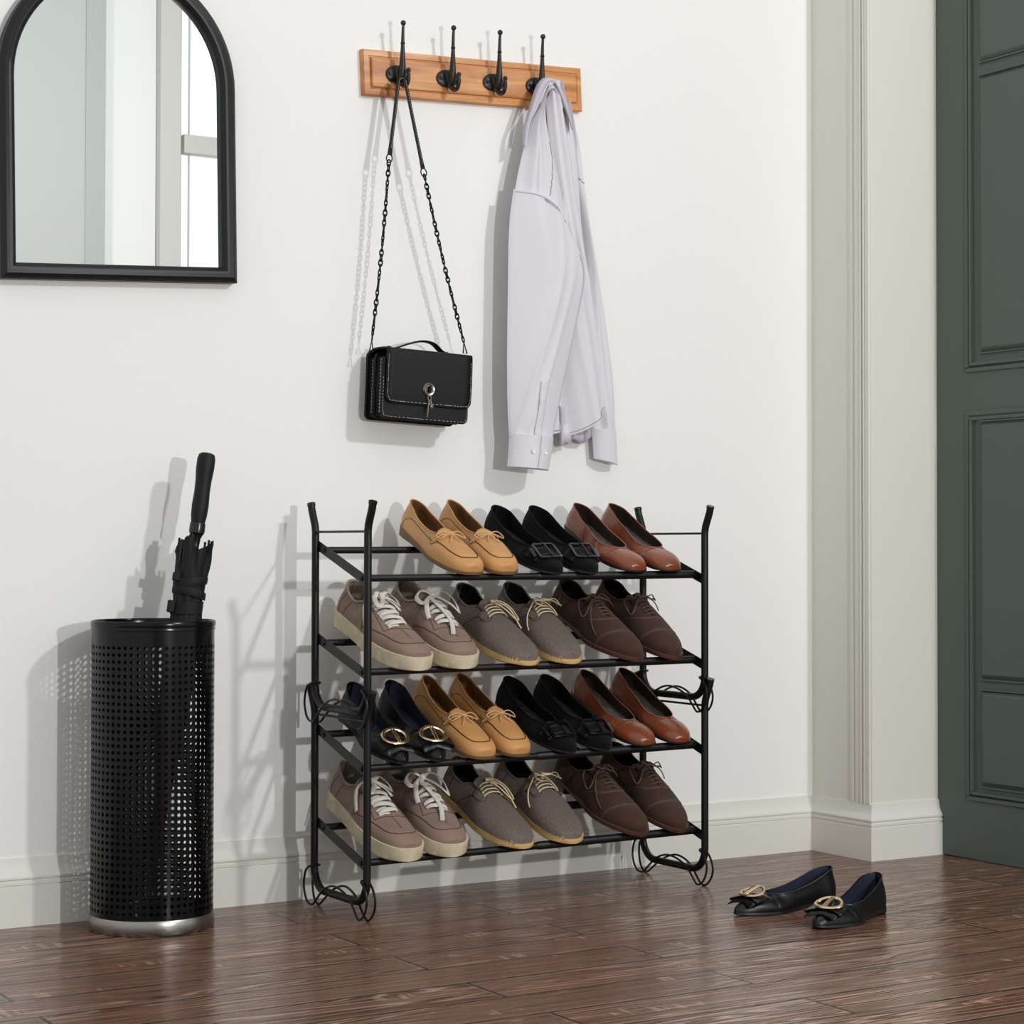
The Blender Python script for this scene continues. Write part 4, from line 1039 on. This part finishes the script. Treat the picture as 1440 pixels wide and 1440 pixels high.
# ------------------------------------------------------------------ shirt
def shirt():
    t = thing('shirt', 'pale lilac white long sleeved cotton shirt hanging by its collar from the last hook', 'shirt', at(770, 640, 1, -.05))
    inv = Matrix.Translation(-t.location)
    def panel(L, R, yb, depth, nu=36, nv=70, thick=.012, bottom=None, top=None):
        Ls = spline(L, 16); Rs = spline(R, 16)
        def ev(S, f):
            q = f*(len(S)-1); k = min(int(q), len(S)-2); g = q-k
            return tuple(S[k][d]*(1-g)+S[k+1][d]*g for d in range(2))
        F, Bk = [], []
        for i in range(nv+1):
            s = i/nv; a = ev(Ls, s); c = ev(Rs, s); fr, bk = [], []
            for j in range(nu+1):
                k = j/nu; u = a[0]+(c[0]-a[0])*k; v = a[1]+(c[1]-a[1])*k
                if bottom: v += bottom(k)*smooth(.8, 1, s)
                if top: v += top(k)*(1-smooth(0, .2, s))
                P = inv @ at(u, v, 1, yb)
                e = math.sin(PI*min(1, max(0, k)))**.62
                d = depth(k, s)
                fr.append(P+Vector((0, -(thick*1.25*e+1.5*d*e), 0))); bk.append(P+Vector((0, thick*.35*e, 0)))
            F.append(fr); Bk.append(bk)
        b = MB(); b.grid(F); b.grid(Bk)
        b.grid([F[0], Bk[0]]); b.grid([F[-1], Bk[-1]])
        return b, F
    def ridge(k, k0, w): return math.exp(-((k-k0)/w)**2)
    # trunk: front of the shirt behind the near sleeve, hem sweeping at the bottom
    def d_trunk(k, s):
        return .012*ridge(k, .52+.22*s, .06)*(1-.4*s)+.010*ridge(k, .76+.05*s, .05)+.004*math.sin(20*k+3*s)*(1-s)**.5+.010*s*math.sin(8*k+2)
    b, F = panel([(770, 118), (752, 200), (736, 300), (728, 420), (732, 520), (764, 612)], [(786, 115), (799, 150), (808, 200), (814, 260), (819, 330), (830, 400), (843, 490), (851, 578)], -.026, d_trunk, 48, 80, .012, bottom=lambda k: 17*math.sin(PI*k)*(1 if k > .3 else .5)-4*k)
    tr_ = b.build('trunk', M['shirt'], t, sharp=70)
    hem = MB(); hem.tube([p+Vector((0, -.0012, .006)) for p in F[-1][2:-1]], .0009, 5); hem.build('hem_stitching', M['shirt_seam'], tr_)
    b = MB()   # tail seen inside the hem
    b.grid([[inv @ at(786+46*j/12, 570+i*9+4*math.sin(j*.9)-6*j/12, 1, -.026-.006*math.sin(j*1.3)) for j in range(13)] for i in range(7)]); b.build('back_tail', M['shirt_in'], t, solid=.0012)
    b = MB(); b.grid([[inv @ at(u, v, 1, -.030) for u, v in r] for r in (((787, 598), (802, 596)), ((790, 622), (804, 623)))]); b.build('tail_tab', M['shirt'], t, solid=.0012)
    # far shoulder and sleeve
    def d_far(k, s): return .007*ridge(k, .25+.25*s, .14)+.003*math.sin(7*k+9*s)
    b, F = panel([(793, 142), (801, 200), (806, 260), (815, 340), (822, 430), (828, 530), (833, 606)], [(797, 144), (812, 200), (819, 255), (830, 320), (841, 385), (852, 460), (862, 540), (865, 606)], -.014, d_far, 18, 60, .010)
    fs = b.build('far_sleeve', M['shirt'], t, sharp=70)
    sm = MB(); sm.tube([F[18][j]+Vector((0, -.0008, -.004*math.sin(PI*j/18))) for j in range(3, 18)], .0009, 5); sm.build('armhole_seam', M['shirt_seam'], fs)
    b, F = panel([(832, 603), (833.5, 625), (835, 645)], [(866, 605), (867.5, 630), (868.5, 654)], -.022, lambda k, s: .002, 14, 8, .010); b.build('far_cuff', M['shirt'], t, sharp=70)
    # pleats gathered under the collar: the middle one, then the shoulder one in front of it
    def d_mid(k, s): return .008*ridge(k, .62, .22)+.004*ridge(k, .25, .1)
    b, F = panel([(766, 116), (768, 150), (772, 200), (780, 260), (792, 330), (806, 392)], [(785, 115), (788, 140), (794, 170), (801, 215), (807, 260), (814, 310), (819, 352)], -.044, d_mid, 26, 50, .010)
    b.build('front_pleat', M['shirt'], t, sharp=70)
    def d_yoke(k, s):
        return .012*ridge(k, .26, .13)*smooth(0, .25, s) - .003*ridge(k, .48, .06)*smooth(.1, .4, s) + .008*ridge(k, .80, .16)
    b, F = panel([(770, 116), (757, 149), (744, 172), (737, 205), (728, 245), (721, 288)], [(777, 114), (764, 134), (764, 160), (770, 190), (780, 225), (788, 264), (797, 312)], -.056, d_yoke, 36, 50, .010)
    yk = b.build('yoke', M['shirt'], t, sharp=70)
    sm = MB(); sm.tube([F[i][int(20+9*math.sin(i*.06))]+Vector((0, -.0006, 0)) for i in range(28, 46)], .0009, 5); sm.build('yoke_seam', M['shirt_seam'], yk)
    # near sleeve in front
    def d_near(k, s):
        return .010*math.sin(PI*min(1, k*1.1))*(.4+.6*math.sin(PI*min(1, s*1.05)))+.003*ridge(k, .35+.35*s, .10)*ridge(s, .30, .25)+.0030*ridge(k+.9*s, .95, .05)+.0030*ridge(k+.8*s, 1.12, .05)+.003*ridge(k, .52, .06)*smooth(.75, .95, s)
    b, F = panel([(722, 266), (716, 320), (714, 420), (713, 520), (714, 580), (716, 613)], [(784, 292), (806, 335), (823, 382), (812, 450), (792, 540), (776, 620)], -.068, d_near, 40, 80, .014, top=lambda k: 10*math.sin(PI*k)*-0.35)
    ns = b.build('near_sleeve', M['shirt'], t, sharp=70)
    sm = MB()
    sm.tube([F[i][-2]+Vector((-.002, -.002, 0)) for i in range(24, 80)], .0014, 5)
    for i in range(26, 79): sm.tube([F[i][-3]+Vector((0, -.001, 0)), F[i][-2]+Vector((0, -.002, -.002))], .0006, 4)
    sm.tube([F[1][j]+Vector((0, -.0008, 0)) for j in range(1, 40)], .0010, 5)
    for j in range(22, 39): sm.tube([F[1][j]+Vector((0, -.0008, 0)), F[3][j]+Vector((.002, -.0008, 0))], .0006, 4)
    sm.build('sleeve_seam', M['shirt_in'], ns)
    pk = MB()
    pk.grid([[F[i][j]+Vector((0, -.0012-.0014*(1 if 1 <= n_ <= 2 else 0), 0)) for n_, j in enumerate((17, 18, 22, 23))] for i in range(58, 80)]); pk.build('sleeve_placket', M['shirt'], ns, sharp=60, solid=.0008)
    b, F = panel([(716, 610), (715, 632), (713, 656)], [(777, 616), (774, 640), (770, 662)], -.066, lambda k, s: .010+.003*smooth(.49, .51, k), 30, 10, .014)
    cf = b.build('near_cuff', M['shirt'], t, sharp=70)
    ed = MB(); ed.tube([F[r][16]+Vector((0, -.0004, 0)) for r in range(0, 11)], .0011, 6); ed.build('cuff_edge', M['shirt_in'], cf)
    for jj in (12, 20):
        c = F[5][jj]+Vector((0, -.0004, 0))
        bt = MB(); bt.lathe([(.0048, 0), (.0050, .0012), (.0042, .0019), (.0030, .0014), (.0001, .0014)], 18, Matrix.Translation(c) @ Matrix.Rotation(PI/2, 4, 'X')); bt.build('button', M['button'], cf)
    # collar: a flat folded band that goes over the hook and down both sides
    out = [(736, 207), (736, 185), (742, 160), (749, 136), (755, 120), (764, 110), (774, 109.5), (783, 114), (792, 130), (800, 152), (806, 182)]
    inn = [(738, 205), (744, 172), (752, 156), (759, 141), (766, 126), (772, 117.5), (776, 115.5), (780, 118), (787, 133), (796, 157), (805, 183)]
    So, Si = spline(out, 6), spline(inn, 6); b = MB(); rows = []
    for (a0, a1), (c0, c1) in zip(So, Si):
        rows.append([inv @ at(a0+(c0-a0)*k, a1+(c1-a1)*k, 1, -.052-.012*k-.012*math.sin(PI*k)) for k in [j/8 for j in range(9)]])
    b.grid(rows); b.build('collar', M['shirt_in'], t, sharp=70, solid=.002)
    b = MB(); b.tube([r[-1]+Vector((0, -.002, 0)) for r in rows], .0014, 6); b.build('collar_edge', M['shirt'], t)
    b = MB(); rows = []
    for (a0, a1), (c0, c1) in zip(So, Si):
        rows.append([inv @ at(c0+(c0-a0)*.04*k+1.2*k, c1+k*9, 1, -.058-.006*math.sin(PI*k*.5)) for k in [j/4 for j in range(5)]])
    b.grid(rows[18:52]); b.build('collar_stand', M['shirt'], t, sharp=70, solid=.0015)
shirt()

# ------------------------------------------------------------------ light
def lamp(name, loc, power, size, col_=(1, 1, 1)):
    l = bpy.data.lights.new(name, 'POINT'); l.energy = power; l.shadow_soft_size = size; l.color = col_
    o = bpy.data.objects.new(name, l); col.objects.link(o); o.location = loc; return o
lamp('key_lamp', (-.10, -3.75, 1.05), 136, .035, (1, .998, 1))
lamp('high_lamp', (1.2, -3.9, 2.9), 232, .10, (1, .998, 1))
w = bpy.data.worlds.new('world'); bpy.context.scene.world = w; w.use_nodes = True
bg = w.node_tree.nodes['Background']; bg.inputs[0].default_value = (.96, .98, 1, 1); bg.inputs[1].default_value = .73
sc = bpy.context.scene
sc.view_settings.view_transform = 'Standard'; sc.view_settings.look = 'None'; sc.view_settings.exposure = 0; sc.view_settings.gamma = 1
sc.cycles.max_bounces = 8; sc.cycles.use_denoising = True
